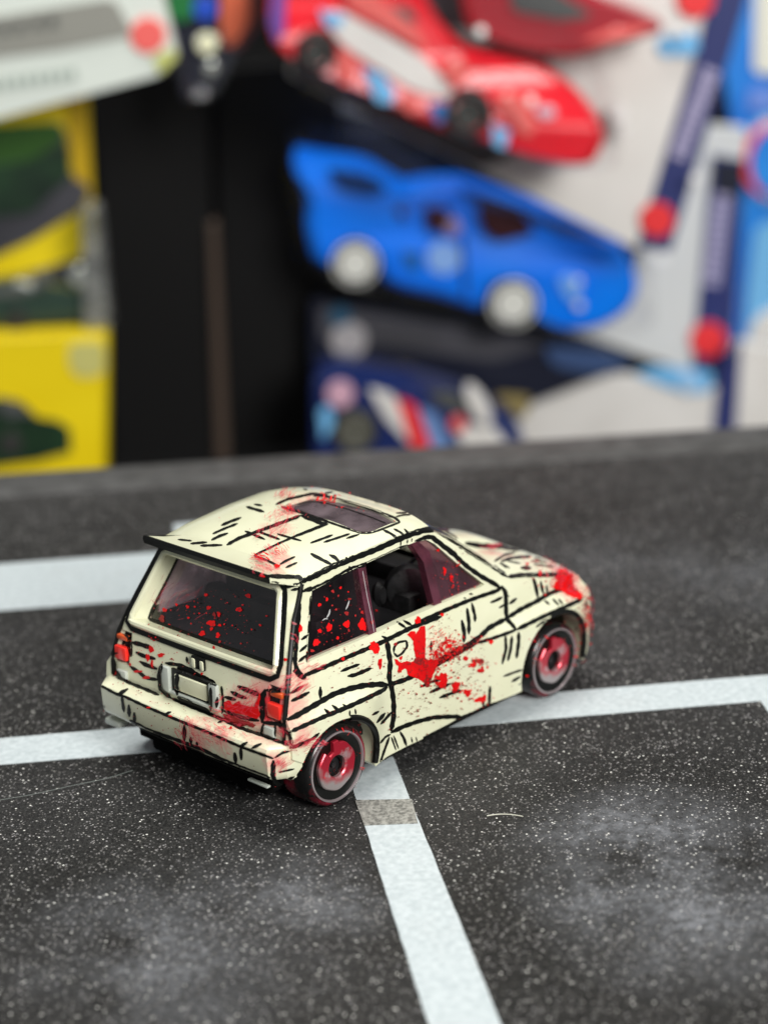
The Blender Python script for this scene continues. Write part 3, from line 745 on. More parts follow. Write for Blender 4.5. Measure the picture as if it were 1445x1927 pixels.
INK = {
'4': [(26, 0,672,60,645,200,563,300,505,400,470,500,448,600,440,660,445), (22, 650,447,760,412,850,370,930,330,1010,290,1100,235,1160,195),
 (20, 20,750,120,705,230,655,400,585,530,525,620,480,650,455), (13, 30,858,100,825,170,790,210,755),
 (22, 645,150,655,220,668,300,660,400,680,480,690,560,690,650,672,745), (13, 612,128,660,152), (20, 670,755,750,715,850,680,950,655,1050,650,1130,650),
 (15, 580,690,635,625), (12, 605,700,650,650,675,620), (14, 550,640,595,615), (16, 215,455,215,535), (13, 345,358,400,335,470,310), (17, 390,388,440,380,545,335),
 (15, 20,500,60,478,105,450), (17, 25,550,90,520,145,490), (13, 240,600,290,645), (13, 290,575,350,625), (12, 360,570,400,600), (10, 405,610,405,645), (10, 440,600,445,635),
 (11, 710,35,770,75), (9, 690,235,692,200,720,168,772,158,778,195,745,240,712,262,690,235), (11, 750,25,810,60), (20, 110,385,250,325,400,260,530,205,620,165,700,125,810,70,1000,0)],
'5': [(26, 160,1150,260,1090,400,1020,500,950,560,890,700,815), (24, 700,815,800,750,920,690,1000,640,1080,605,1180,590), (20, 150,1175,280,1110,400,1040,470,1005),
 (17, 470,1005,600,965,700,930,765,905), (22, 765,905,900,840,960,810,1050,770,1150,725,1270,670), (20, 355,830,375,930,370,1000), (18, 395,740,410,850,408,940), (15, 430,700,455,800,455,845),
 (11, 370,662,388,668), (11, 410,632,440,636), (19, 895,510,915,580,930,660), (14, 950,535,960,590,975,640), (12, 995,565,1000,630), (12, 975,680,1020,715), (12, 1040,670,1090,720), (12, 1085,670,1120,715),
 (15, 685,950,690,1050,660,1165), (15, 735,950,725,1050,703,1140), (17, 785,920,785,1000,768,1120), (15, 570,700,620,680,665,655), (12, 635,740,680,715,695,700), (22, 655,570,685,620,690,700,690,780,700,830,740,870,765,905),
 (19, 715,708,740,690,770,665), (14, 690,640,712,655), (11, 668,1258,740,1230,815,1205), (13, 730,1298,770,1275,800,1255), (10, 785,1320,800,1310), (15, 570,1330,565,1400,563,1475), (15, 518,1430,518,1490),
 (13, 40,1340,120,1300,200,1280), (16, 110,1380,200,1340,270,1310), (16, 185,1420,260,1390,350,1360), (13, 125,990,122,1060), (5, 76,880,74,1140),
 (21, 0,860,100,815,200,770,390,690,500,650,620,610,665,575), (24, 60,200,130,205,200,260,300,340,400,430,500,500,600,555,650,590),
 (21, 0,190,60,160,130,150,200,170,260,220,340,270,450,340,550,400,640,460,700,505), (22, 700,505,800,492,900,490,1000,490,1090,485,1150,490),
 (24, 380,250,500,270,650,275,800,300), (10, 600,390,680,340,760,320), (14, 650,390,720,365,800,355,880,350), (8, 640,400,720,440), (6, 700,385,800,405), (24, 800,437,880,440), (6, 900,360,960,375), (6, 900,410,1050,430), (8, 660,400,690,440),
 (6, 880,385,1000,395), (14, 1130,480,1185,560,1200,600), (11, 1290,690,1300,740), (12, 915,885,960,850,1060,800,1130,775), (10, 1320,760,1330,900,1325,1000)],
'11': [(18, 1355,285,1200,335,1090,380,990,415,900,450), (10, 900,450,800,515,700,575), (6, 700,575,560,650,430,715), (13, 450,550,480,600,500,660), (7, 385,590,420,690), (7, 402,580,440,680), (6, 535,590,545,635), (6, 570,590,580,625),
 (11, 300,790,330,700,370,590), (10, 300,640,340,590,380,570)],
'12': [(10, 560,120,600,140,640,150), (9, 700,215,760,225), (36, 60,930,150,890,320,800,450,750,520,720,700,650,900,560,1020,510,1150,470,1240,465,1330,500,1445,555), (13, 115,590,200,560,320,515), (12, 235,583,340,550,475,505), (12, 440,548,560,510), (17, 120,690,220,740,320,790),
 (19, 285,695,340,720,385,770), (25, 440,715,450,760), (14, 775,470,840,500,910,550), (12, 870,460,930,490,970,525), (14, 965,460,1010,510), (11, 0,290,200,370,400,440,560,495,640,500,720,480,930,400),
 (13, 930,400,880,360,640,270,400,200,240,160,140,160), (8, 240,140,320,125), (8, 320,165,350,150), (8, 890,350,960,335,1030,330), (8, 890,317,990,315), (8, 50,100,90,105), (4, 0,235,110,210,250,225,450,280,650,350,800,410), (8, 0,525,120,480,220,440,280,415)],
'10': [(25, 70,640,200,590,320,530,470,440,600,400,720,350,850,290,1000,220), (24, 1060,185,1130,165,1180,145,1230,150,1300,210,1445,310), (16, 470,460,468,410), (10, 935,190,930,230), (10, 995,170,990,205), (10, 1035,160,1030,190)],
'1': [(10, 1228,640,1222,760,1212,900,1205,1000), (16, 1165,660,1160,760,1150,880,1140,1000,1150,1040,1190,1085), (11, 1175,880,1215,850), (11, 1165,945,1210,905), (11, 1160,1000,1205,960),
 (17, 1130,1045,1190,1090,1200,1060), (22, 1165,570,1185,560,1215,545), (14, 1120,610,1165,600), (12, 1180,620,1230,590)],
'3': [(9, 330,775,480,850,700,930,900,1020,1080,1090,1190,1135), (10, 860,760,900,745), (10, 520,700,560,690), (24, 240,170,290,200,290,260,300,330), (20, 300,235,360,250,440,275), (17, 330,300,380,325,460,345),
 (17, 355,360,400,385,470,410), (14, 290,390,350,430,400,470,480,480), (10, 130,345,170,315,215,305), (18, 190,350,190,420,240,470), (16, 200,455,300,505,400,545,480,580), (17, 560,600,700,660,900,740,1000,790,1150,840,1320,905),
 (11, 70,500,200,570,260,590,400,655,600,740,800,820,1000,910,1220,990), (14, 290,740,400,800,600,870,760,930,900,1000,1050,1060,1200,1115), (9, 60,520,75,590,130,660), (16, 210,580,280,540), (13, 240,585,255,690), (17, 285,640,290,720), (15, 320,690,325,760),
 (17, 645,770,645,880), (15, 685,850,690,900), (13, 725,880,730,910), (19, 970,950,980,1020), (15, 1010,920,1015,1000), (13, 1000,915,1055,885), (13, 1080,925,1145,895), (22, 1220,1000,1215,1130),
 (28, 600,400,700,440,830,500,850,520), (22, 600,430,590,520,600,580), (22, 600,590,700,640,810,690), (15, 815,530,815,680), (17, 500,375,480,450,490,540,560,600), (15, 520,370,620,385,720,430), (9, 885,520,897,620,890,700), (12, 856,590,852,660),
 (17, 905,590,980,610), (17, 945,555,1000,585,1050,600), (20, 990,520,1060,550,1140,580), (17, 900,680,1000,720,1130,745), (24, 1170,540,1150,600,1150,760), (18, 1170,545,1270,560), (10, 1160,760,1140,830), (10, 1235,760,1230,850), (17, 1150,755,1290,770),
 (10, 660,330,665,370), (20, 705,345,710,385), (10, 765,330,748,390)],
'7': [(20, 1000,700,1100,705,1230,710,1260,740), (15, 1030,740,1150,780,1230,750), (7, 360,440,460,450), (10, 450,470,570,460), (10, 520,485,680,480), (12, 670,340,740,310,815,283),
 (10, 610,400,700,360,790,325), (12, 600,445,660,415,720,395), (12, 850,205,900,220,980,243), (8, 905,188,965,197), (10, 840,380,985,440), (10, 940,385,1090,440), (8, 1070,400,1245,450), (15, 710,480,800,430,940,380,1100,320,1200,285,1240,268),
 (19, 1240,268,1330,300,1400,330,1430,320), (9, 1400,335,1250,395,1080,470,905,555), (9, 905,555,1000,590,1080,630), (11, 1060,190,1150,150,1330,110,1445,130), (11, 1100,205,1250,250,1445,315), (10, 1090,620,1130,595,1200,563), (10, 1130,643,1215,605),
 (14, 1310,540,1400,590,1445,610)],
'9': [(20, 590,540,640,580,700,640,720,740), (20, 700,760,800,720,880,690), (14, 560,850,640,800,700,790), (28, 550,870,548,1000,560,1060,600,1100,660,1140), (11, 600,980,740,950), (15, 670,1050,740,1020), (13, 700,620,760,595,860,560)],
}
def conv(g, x, y):
    ox, oy, s = G[g]; return (ox+x/s, oy+y/s)
class Layer:
    def __init__(self): self.V, self.F, self.M = [], [], []
    def tri_ok(self, a, b, lim=1.5):
        return (self.V[a]-self.V[b]).length < lim
ink = Layer(); red = Layer()
OFFC = [0.03]
def ribbon(layer, pts, w, mi=0, taper=True, wob=0.10, step=2.2, off=None):
    """a brush stroke: both edges are dropped onto the surface; pts and w in photo pixels"""
    if off is None: OFFC[0] += 0.00012; off = OFFC[0]
    P = resample(pts, step)
    if len(P) < 3: P = resample(pts, step/2)
    # smooth
    for _ in range(2):
        P = [P[0]]+[tuple((Vector(P[i-1])+2*Vector(P[i])+Vector(P[i+1]))/4) for i in range(1, len(P)-1)]+[P[-1]]
    KS = (-0.5, 0, 0.5) if w < 7 else (-0.5, -0.3, -0.1, 0.1, 0.3, 0.5)
    n = len(P); prev = None; ph = random.uniform(0, 6)
    for i, p in enumerate(P):
        a = Vector(P[max(0, i-1)]); b = Vector(P[min(n-1, i+1)]); t = (b-a)
        if t.length < 1e-6: continue
        t.normalize(); nr = Vector((-t.y, t.x))
        ww = w*(1+wob*math.sin(i*0.7+ph)+random.uniform(-wob, wob)*0.6)
        if taper:
            e = min(i, n-1-i)*step/(w*0.9+2); ww *= min(1, 0.35+0.65*e) if e < 1 else 1
        row = []
        for k in KS:
            q = Vector(p)+nr*ww*k; h = cast(q.x, q.y, off)
            row.append(None if h is None else h)
        ids = []
        for h in row:
            if h is None: ids.append(None)
            else: layer.V.append(h); ids.append(len(layer.V)-1)
        if prev:
            for k in range(len(KS)-1):
                q = [prev[k], prev[k+1], ids[k+1], ids[k]]
                if None in q: continue
                if all(layer.tri_ok(q[j], q[(j+1) % 4], 3.0 if w > 5 else 1.5) for j in range(4)): layer.F.append(q); layer.M.append(mi)
        prev = ids
def blob(layer, c, rx, ry, ang=0, mi=0, rough=0.25, n=None, off=None):
    if off is None: OFFC[0] += 0.00012; off = OFFC[0]
    n = n or (10 if rx < 2 else 26); ph = [random.uniform(0, 6.28) for _ in range(3)]
    rings = (0.5, 1.0) if rx > 2 else (1.0,)
    h = cast(c[0], c[1], off)
    if h is None: return
    layer.V.append(h); ci = len(layer.V)-1; prev = None
    for rg in rings:
        ids = []
        for i in range(n):
            a = 2*math.pi*i/n
            k = rg*(1+rough*(0.5*math.sin(2*a+ph[0])+0.45*math.sin(3*a+ph[1])+0.4*math.sin(5*a+ph[2])+random.uniform(-.05, .05)))
            x = rx*k*math.cos(a); y = ry*k*math.sin(a)
            q = cast(c[0]+x*math.cos(ang)-y*math.sin(ang), c[1]+x*math.sin(ang)+y*math.cos(ang), off)
            if q is None: ids.append(None)
            else: layer.V.append(q); ids.append(len(layer.V)-1)
        for i in range(n):
            j = (i+1) % n
            q = [ci, ids[i], ids[j]] if prev is None else [prev[i], ids[i], ids[j], prev[j]]
            if None in q: continue
            if all(layer.tri_ok(q[a_], q[(a_+1) % len(q)]) for a_ in range(len(q))): layer.F.append(q); layer.M.append(mi)
        prev = ids
def patch(layer, poly, mi=0, step=3.0, off=None):
    if off is None: OFFC[0] += 0.00012; off = OFFC[0]
    pts2 = []
    rp = resample(poly, step, True)
    for p in rp: pts2.append((p[0]+random.uniform(-.7, .7), p[1]+random.uniform(-.7, .7)))
    nb = len(pts2); xs = [p[0] for p in pts2]; ys = [p[1] for p in pts2]
    y = min(ys)
    V = list(pts2)
    while y < max(ys):
        x = min(xs)
        while x < max(xs):
            if in_poly((x, y), pts2) and min((x-a)**2+(y-b)**2 for a, b in pts2) > (step*.6)**2: V.append((x, y))
            x += step
        y += step
    r = geometry.delaunay_2d_cdt([Vector(p) for p in V], [(i, (i+1) % nb) for i in range(nb)], [], 0, 1e-5)
    base = len(layer.V); hs = []
    for p in r[0]:
        h = cast(p.x, p.y, off); hs.append(h is not None); layer.V.append(h or Vector((0, 0, 5)))
    for t in r[2]:
        c = (r[0][t[0]]+r[0][t[1]]+r[0][t[2]])/3
        if in_poly(c, pts2) and all(hs[i] for i in t):
            q = [base+i for i in t]
            if all(layer.tri_ok(q[i], q[(i+1) % 3]) for i in range(3)): layer.F.append(q); layer.M.append(mi)
for g, strokes in INK.items():
    s = G[g][2]
    for st in strokes:
        pts = [conv(g, st[i], st[i+1]) for i in range(1, len(st), 2)]
        ribbon(ink, pts, st[0]/s*1.32+0.9)
# mirror the far side's ink from the near side
nv = len(ink.V)
mir = {}
for f, mi in list(zip(ink.F, ink.M)):
    if all(ink.V[i].y < -11.3 and -5 < ink.V[i].x < 40 for i in f):
        q = []
        for i in f:
            if i not in mir:
                v = ink.V[i]; ink.V.append(Vector((v.x, -v.y, v.z))); mir[i] = len(ink.V)-1
            q.append(mir[i])
        ink.F.append(q[::-1]); ink.M.append(mi)
def bake_layer(layer, name, mats):
    o = obj(name, [(v.x-15, v.y, v.z) for v in layer.V], layer.F, None, car, 0, mats=mats, midx=layer.M)
    return tag(o, kind="stuff")
bake_layer(ink, "ink_artwork", [M_INK])

# ---- red paint: 0 red, 1 dried, 2 brown speck, 3 thin smear
OFFC[0] = 0.065
def P4(*a): return [conv('4', a[i], a[i+1]) for i in range(0, len(a), 2)]
patch(red, P4(775,115,800,98,825,95,835,120,845,150,852,90,862,66,885,60,893,90,893,160,884,270,915,285,925,270,950,290,965,330,940,345,942,395,915,420,905,445,885,430,880,400,850,405,820,395,795,378,790,345,755,340,735,357,722,355,715,320,700,305,690,275,715,282,735,300,770,288,800,295,835,285,845,262,838,200,815,158))
patch(red, P4(838,105,862,66,890,60,896,150,890,290,840,300,822,230,812,170))
patch(red, P4(760,300,940,290,965,330,930,410,900,440,840,400,780,380))
patch(red, P4(535,170,560,160,590,180,600,215,590,240,565,245,545,215))
BL = {
'4': [(600,305,15,30),(845,25,20,22),(1012,405,26,42),(990,440,26,22),(1090,450,24,32),(1165,495,24,22),(1245,540,34,16),(1275,528,12,26),(905,425,22,30),(1235,290,34,17),(1205,312,22,10),(1250,350,24,10),(1262,335,10,12),(1155,275,14,12),(1190,310,10,8),(1295,330,8,8),
 (560,200,24,30),(725,355,14,10),(960,300,18,20),(975,395,26,12),(860,290,40,25),(735,270,10,12),(700,180,10,12),(1120,205,14,18),(1050,190,16,16),(1020,170,20,8),(1000,215,12,16),(960,235,10,18),(1080,165,12,10),(1030,240,18,8),(360,275,12,10),(270,72,17,24),(385,50,17,24),(485,58,24,36),(210,95,12,12),(185,175,18,18),(325,140,9,9),(85,80,14,22)],
'10': [(585,945,33,50),(440,940,26,32),(283,968,24,32),(198,998,16,22),(170,1095,28,22),(150,1120,14,14),(315,640,16,16),(195,762,18,18),(262,712,14,18),(385,608,13,14),(460,995,12,16),(585,830,18,20),(440,840,20,24),(465,710,18,12),(345,805,12,12),(360,1062,14,16),
 (1270,270,10,12),(672,920,16,22),(715,820,12,10),(130,1180,18,16),(310,768,10,10),(365,680,10,12),(455,645,8,9),(520,860,9,12),(1330,460,14,40),(1390,520,20,30),(1320,430,10,14),(1400,600,14,16),(560,800,8,8),(240,690,7,7),(290,590,7,7),(430,720,6,6)],
'1': [(840,715,15,13),(890,640,13,13),(690,790,22,18),(730,740,10,13),(640,845,16,14),(675,705,11,11),(560,700,9,9),(435,717,12,11),(420,765,16,18),(660,635,9,9),(500,688,8,7),(725,855,12,14),(705,742,9,12),(565,760,6,6),(990,750,6,5),(955,800,7,6),(790,935,7,8),(700,925,7,8),
 (460,800,8,7),(490,820,8,7),(600,940,16,13),(860,690,5,5),(735,800,8,8),(760,795,5,5),(850,900,5,5),(600,700,5,5),(690,820,8,10),(735,890,8,7),(870,610,4,4)],
'3': [(450,208,18,18),(432,282,18,20),(410,335,12,26),(437,375,9,22),(495,320,22,13),(190,440,18,14),(145,350,12,12),(720,290,12,12),(760,440,8,8),(415,660,12,6),(945,795,10,8),(295,380,8,10),(345,425,26,9),(400,465,24,10),(1300,350,10,12),(565,345,9,5),(320,170,6,5),(585,200,4,4),(555,715,12,5)],
'5': [(1110,510,46,56),(1085,580,40,20),(1170,560,26,18),(1190,620,46,22),(1240,655,26,16),(1120,460,30,14),(205,790,12,14),(1325,810,14,26),(1290,870,12,26),(945,478,12,20),(850,410,10,12),(575,995,20,14),(500,1140,20,18),(440,1170,24,16),(500,1215,24,14),(380,1120,18,16),(410,1180,10,8)],
'7': [(265,945,0,0),(1070,632,24,12),(965,700,22,14),(1290,165,0,0)],
}
for g, lst in BL.items():
    s = G[g][2]
    for (x, y, rx, ry) in lst:
        dim = g == '10' and rx < 24
        if rx: blob(red, conv(g, x, y), rx/s*(0.85 if dim else 1), ry/s*(0.85 if dim else 1), 0, 1 if (dim and random.random() < 0.5) or random.random() < 0.12 else 0, 0.28)
# torn red patch beside the right tail lamp
def P3(*a): return [conv('3', a[i], a[i+1]) for i in range(0, len(a), 2)]
patch(red, P3(905,625,935,610,960,640,1000,615,1015,640,1060,650,1100,655,1120,600,1135,560,1140,600,1125,660,1140,705,1120,735,1060,715,1000,700,960,690,905,668), 0, 2.2)
patch(red, P3(900,700,960,712,1010,738,1060,748,1110,772,1095,790,1050,775,1020,782,985,765,950,760,905,735), 1, 2.2)
patch(red, [conv('5',x,y) for x,y in ((1075,470),(1150,465),(1185,520),(1195,590),(1260,630),(1270,660),(1200,665),(1150,640),(1110,610),(1060,600),(1050,550),(1085,525))])
# speckle
def speck(g, cx, cy, sx, sy, ang, n, rmin, rmax, mix):
    s = G[g][2]; ca, sa = math.cos(ang), math.sin(ang)
    for _ in range(n):
        x, y = random.gauss(0, sx), random.gauss(0, sy)
        p = conv(g, cx+x*ca-y*sa, cy+x*sa+y*ca)
        r = 0.25+rmin+(rmax*1.15-rmin)*random.random()**2.5
        blob(red, p, r, r*random.uniform(.6, 1), random.uniform(0, 3), random.choice(mix), 0.3)
speck('4', 1010,220,75,45,-0.5, 330, .35, 1.7, (0,0,0,1))
speck('4', 1080,240,110,22,-0.45, 190, .4, 1.8, (0,1,1))
speck('4', 880,330,70,70,0, 110, .4, 2.0, (0,0,1))
speck('4', 1080,450,140,45,0.5, 170, .3, 1.8, (0,0,1,2))
speck('4', 1230,300,60,45,0, 60, .4, 1.8, (0,1,2))
speck('4', 1000,450,230,150,0, 190, .3, 1.1, (2,2,1))
speck('4', 550,300,180,90,0, 120, .3, 1.2, (2,1,2))
speck('4', 300,120,110,110,0, 70, .3, 1.0, (1,1,1,0))
speck('4', 850,560,150,80,0, 60, .4, 1.5, (2,2,1))
speck('4', 940,100,80,90,0, 90, .3, .9, (2,1))
speck('1', 720,760,150,80,0.3, 110, .3, 1.3, (0,1,1))
speck('1', 600,1030,240,120,0.3, 70, .3, 1.1, (1,2,1))
speck('3', 600,700,330,80,0.4, 110, .3, 1.1, (1,2,1))
speck('3', 430,280,70,70,0, 45, .3, 1.3, (0,1))
speck('5', 1120,540,110,70,0.5, 90, .3, 1.6, (0,1))
speck('5', 1100,950,140,120,0, 60, .3, 1.5, (0,1))
speck('7', 1100,300,200,160,0, 40, .3, .9, (0,2))
speck('10', 1380,520,80,120,0, 60, .3, 1.4, (0,1))
speck('12', 500,240,240,60,0.3, 22, .4, 1.6, (0,))
speck('9', 1100,800,250,250,0, 90, .3, 1.1, (0,1))
# thin dragged smears
def smear(g, cx, cy, sx, sy, n, length, ang, mi=3, w=(0.9, 2.8)):
    s = G[g][2]; length *= 0.75
    for _ in range(n if mi == 3 else int(n*.7)):
        p = Vector(conv(g, random.gauss(cx, sx), random.gauss(cy, sy))); a = ang+random.gauss(0, 0.22)
        L = length/s*random.uniform(.4, 1.2); c = random.uniform(-0.12, 0.12)
        d = Vector((math.cos(a), math.sin(a))); nn = Vector((-d.y, d.x))
        pts = [tuple(p+d*(L*t)+nn*(L*c*math.sin(math.pi*t))) for t in (-.5, -.25, 0, .25, .5)]
        ribbon(red, pts, random.uniform(*w), mi, True, 0.2, 1.6)
smear('7', 1110,120,45,25,34,60,-0.9)
smear('7', 1150,235,35,18,30,50,1.1,3); smear('7', 1150,235,25,14,12,40,1.1,0,(.8,2.2))
smear('7', 1080,330,50,40,36,70,-1.0); smear('7', 1020,400,60,30,24,60,-1.0)
smear('7', 1060,530,45,25,34,60,0.9); smear('7', 1070,530,30,18,14,50,.9,0,(.6,1.8))
smear('7', 950,590,45,25,30,80,0.4); smear('7', 940,585,30,12,12,60,.4,0,(1,2.4)); smear('7', 960,660,50,20,24,50,0.7)
smear('12', 240,200,45,14,16,70,0.1,0,(.8,2)); smear('12', 245,255,12,10,8,30,1.2,0,(.8,2))
smear('3', 1040,610,60,40,44,90,-0.7); smear('3', 1000,700,70,40,46,90,0.4); smear('3', 1100,560,25,25,20,70,-1.1)
smear('3', 680,820,50,45,40,70,1.2); smear('3', 850,830,70,40,46,70,0.5); smear('3', 820,870,60,30,16,50,.6)
smear('4', 60,440,40,35,40,90,-0.7); smear('4', 170,320,35,14,20,60,-0.5); smear('4', 110,810,70,22,54,80,-0.5); smear('3', 1270,1010,25,28,26,60,-0.9)
smear('9', 660,600,25,20,20,60,0.9); smear('1', 1130,850,8,40,10,40,1.4)
smear('5', 590,300,40,12,28,60,0.15); smear('5', 1080,520,60,40,40,80,-0.9); smear('5', 1220,620,50,25,30,60,0.4); smear('5', 950,440,90,40,24,60,.3)
smear('4', 1000,170,50,40,50,50,-0.7,0,(.5,1.4)); smear('4', 930,250,30,30,20,60,-1.1,0,(.5,1.6)); smear('5', 1330,850,8,60,14,60,1.5,0,(.6,1.6))
speck('5', 1290,820,40,150,0, 90, .4, 2.2, (0,1,1))
smear('5', 1300,760,25,80,30,70,1.3)
smear('1', 470,650,70,60,26,110,-0.8,3,(.4,.9))
for g_, w_, st_ in (('10', 13, (238,880,262,840,268,800)), ('10', 9, (198,905,225,885,250,890)), ('10', 12, (408,805,425,770,440,722)), ('10', 5, (560,450,580,560,605,700,640,860,665,1010))):
    ribbon(red, [conv(g_, st_[i], st_[i+1]) for i in range(0, len(st_), 2)], w_/4.8, 4)  # pale strokes painting shiny glints on the quarter glass
def thin(name, col, alpha):
    ma = mat(name, col, 0.35); ma.node_tree.nodes['Principled BSDF'].inputs['Alpha'].default_value = alpha; return ma
bake_layer(red, "red_splatter_and_glints", [M_RED, M_DARKRED, M_BROWN, thin("thin_red_smear_paint", (0.72, 0.05, 0.08), 0.38), thin("glass_glint", (0.7, 0.7, 0.7), 0.6)])

# ================================================================== BACKGROUND: packed toys on the shelf beyond the mat
HH = Vector((math.cos(YAW), math.sin(YAW), 0)); RR = Vector((math.sin(YAW), -math.cos(YAW), 0)); ZZ = Vector((0, 0, 1))
KD = 1.25
def at(p, D):
    d = ray(*p); return CAM + d*(D*KD/(d.dot(HH)))
def uv(p, D):
    q = at(p, D)-CAM; return Vector((q.dot(RR), q.z))
def place(u, v, d): return CAM+RR*u+HH*d+ZZ*v
def group_at(name, px, D, **props):
    c = at(px, D); e = empty(name, c, None, **props); e.rotation_euler = (0, 0, YAW-math.pi/2); e['_c'] = 0; del e['_c']
    return e, uv(px, D), D
def round_poly(pts, r):
    out = []; n = len(pts)
    for i in range(n):
        p = Vector(pts[i]); a = Vector(pts[i-1]); b = Vector(pts[(i+1) % n])
        da, db = (a-p), (b-p); k = min(r, da.length*.4, db.length*.4)
        s, e = p+da.normalized()*k, p+db.normalized()*k
        for t in (0, .33, .67, 1): out.append(tuple(s*(1-t)**2+p*2*t*(1-t)+e*t*t))
    return out
def slab(name, grp, px, d0, thick, ma, r=0.0, bev=0.25, tumble=None, parent=None, smooth=35):
    """px outline stood up at depth d0, thick mm deep, with a softened front edge; parts of grp"""
    e, c, D = grp
    pts = [tuple(uv(p, d0)) for p in px]
    if r: pts = round_poly(pts, r)
    cx = sum(p[0] for p in pts)/len(pts); cy = sum(p[1] for p in pts)/len(pts)
    def inset(p): return tumble(p) if tumble else 0.0
    n = len(pts); V = []
    def shr(p, k):
        q = Vector((p[0]-cx, p[1]-cy)); L = q.length; return (cx+q.x*(1-k/L), cy+q.y*(1-k/L)) if L > k else p
    rings = [(bev, 0.0), (0.0, bev), (0.0, thick-bev), (bev, thick)] if thick > 2*bev else [(0, 0), (0, thick)]
    for (k, dd) in rings:
        for p in pts:
            q = shr(p, k); ins = inset(p); dd2 = dd+(ins if dd < thick/2 else -ins)
            V.append((q[0]-c.x, (d0-D)*KD+dd2, q[1]-c.y))
    Fc = []
    for ri in range(len(rings)-1):
        for i in range(n): j = (i+1) % n; Fc.append([ri*n+i, ri*n+j, (ri+1)*n+j, (ri+1)*n+i])
    tess = geometry.tessellate_polygon([[Vector((p[0], p[1], 0)) for p in pts]])
    for t in tess: Fc.append(list(t)); Fc.append([(len(rings)-1)*n+i for i in t])
    o = obj(name, V, Fc, ma, parent or e, smooth); bm = bmesh.new(); bm.from_mesh(o.data); bmesh.ops.recalc_face_normals(bm, faces=bm.faces[:]); bm.to_mesh(o.data); bm.free()
    return o
def disc(name, grp, px, rpx, d0, thick, ma, n=32, sx=1.0, ang=0.0):
    pts = []
    for i in range(n):
        a = 2*math.pi*i/n; x, y = rpx*sx*math.cos(a), rpx*math.sin(a)
        pts.append((px[0]+x*math.cos(ang)-y*math.sin(ang), px[1]+x*math.sin(ang)+y*math.cos(ang)))
    return slab(name, grp, pts, d0, thick, ma, bev=min(0.3, thick/3))
def bwheel(grp, px, rpx, d0, tyrem, rimm, rimk=0.72, tn=0.86):
    e, c, D = grp
    r = (uv((px[0]+rpx, px[1]), d0)-uv(px, d0)).length; q = uv(px, d0)
    base = (q.x-c.x, (d0-D)*KD, q.y-c.y)
    w = empty("wheel", base, e)
    tv = lathe_y([(r*.7, 0.3), (r*.8, 0), (r*.94, 0.1), (r, 0.8), (r, 5), (r*.9, 5.6), (0.1, 5.6)], 40)
    o = obj("tyre", tv[0], tv[1], tyrem, w)
    V, Fc = lathe_y([(r*rimk, 0.1), (r*rimk*.92, -0.1), (r*rimk*.80, 0.5), (r*.18, 0.7), (r*.16, 0.1), (0.01, 0.0)], 40)
    obj("rim", V, Fc, rimm, w)
    for k in range(6):
        a = k*math.pi/3+0.3; R_ = Matrix.Rotation(a, 3, 'Y')
        V, Fc = box((r*.44, 0.25, 0), (r*.52, 0.5, r*.11), 0.05)
        obj("spoke", [tuple(R_@Vector(v)) for v in V], Fc, rimm, w)
def G_(c, **k): return c
def sr(*rgb): return tuple(((x/255+0.055)/1.055)**2.4 if x > 10 else x/255/12.92 for x in rgb)
B_WHITE = noise_col(mat("white_card", sr(225, 222, 218), 0.45), sr(222, 219, 214), sr(238, 236, 232), 40)
B_GREY = mat("grey_card", sr(165, 168, 166), 0.45)
B_NAVY = mat("navy_print", sr(40, 50, 108), 0.4)
B_DNAVY = mat("dark_navy_print", sr(14, 20, 42), 0.4)
B_TXT = mat("pale_lettering", sr(175, 170, 205), 0.5)
B_DOT = mat("red_dot_print", sr(238, 52, 56), 0.4)
B_AZURE = noise_col(mat("azure_card", sr(10, 110, 215), 0.35), sr(5, 100, 205), sr(45, 150, 240), 30)
B_LBLUE = mat("light_blue_print", sr(120, 190, 240), 0.35)
B_BLUE = noise_col(mat("blue_car_paint", sr(0, 108, 235), 0.4, spec=0.12), sr(0, 112, 246), sr(0, 130, 255), 50)
B_RED = mat("red_car_paint", sr(222, 10, 34), 0.3, spec=0.3, coat=0.2)
B_PINKR = mat("pinkish_red_paint_highlight", sr(240, 110, 105), 0.25, coat=0.6)
B_WIN = mat("dark_red_window", sr(58, 16, 22), 0.5, spec=0.15)
B_GWIN = mat("grey_green_window", sr(85, 88, 88), 0.2, coat=0.5)
B_BLK = mat("black_card", sr(12, 12, 13), 0.6, spec=0.2)
B_TYR = mat("black_tyre", sr(24, 25, 26), 0.5)
B_RIMW = mat("pale_rim", sr(235, 236, 228), 0.3, coat=0.2)
B_RIMD = mat("dark_rim", sr(70, 70, 68), 0.35, metal=0.4)
B_YEL = noise_col(mat("yellow_box_card", sr(240, 212, 0), 0.4), sr(238, 208, 0), sr(250, 224, 20), 30)
B_GRN = noise_col(mat("dark_green_print", sr(18, 40, 28), 0.4), sr(12, 26, 22), sr(34, 66, 38), 60)
B_LGRN = mat("leaf_green_print", sr(50, 90, 30), 0.4)
B_BROWN = mat("brown_box_edge", sr(66, 52, 42), 0.6)
B_GOLD = mat("gold_print", sr(150, 135, 85), 0.4)
B_ORG = mat("orange_print", sr(225, 110, 75), 0.4)
B_DKGREY = noise_col(mat("dark_grey_card", sr(50, 50, 54), 0.45), sr(40, 40, 44), sr(80, 80, 88), 25)
B_CLEAR = glass("clear_blister_plastic", (0.985, 0.985, 0.99), 0.025, 0.06, 0.004, (0.6, 0.6, 0.62))
B_FROST = glass("frosted_box_window", (0.65, 0.67, 0.65), 0.08, 0.15, 0.3, (0.45, 0.46, 0.44))
B_GLINT = mat("silver_glint", sr(205, 210, 205), 0.15, metal=0.7)

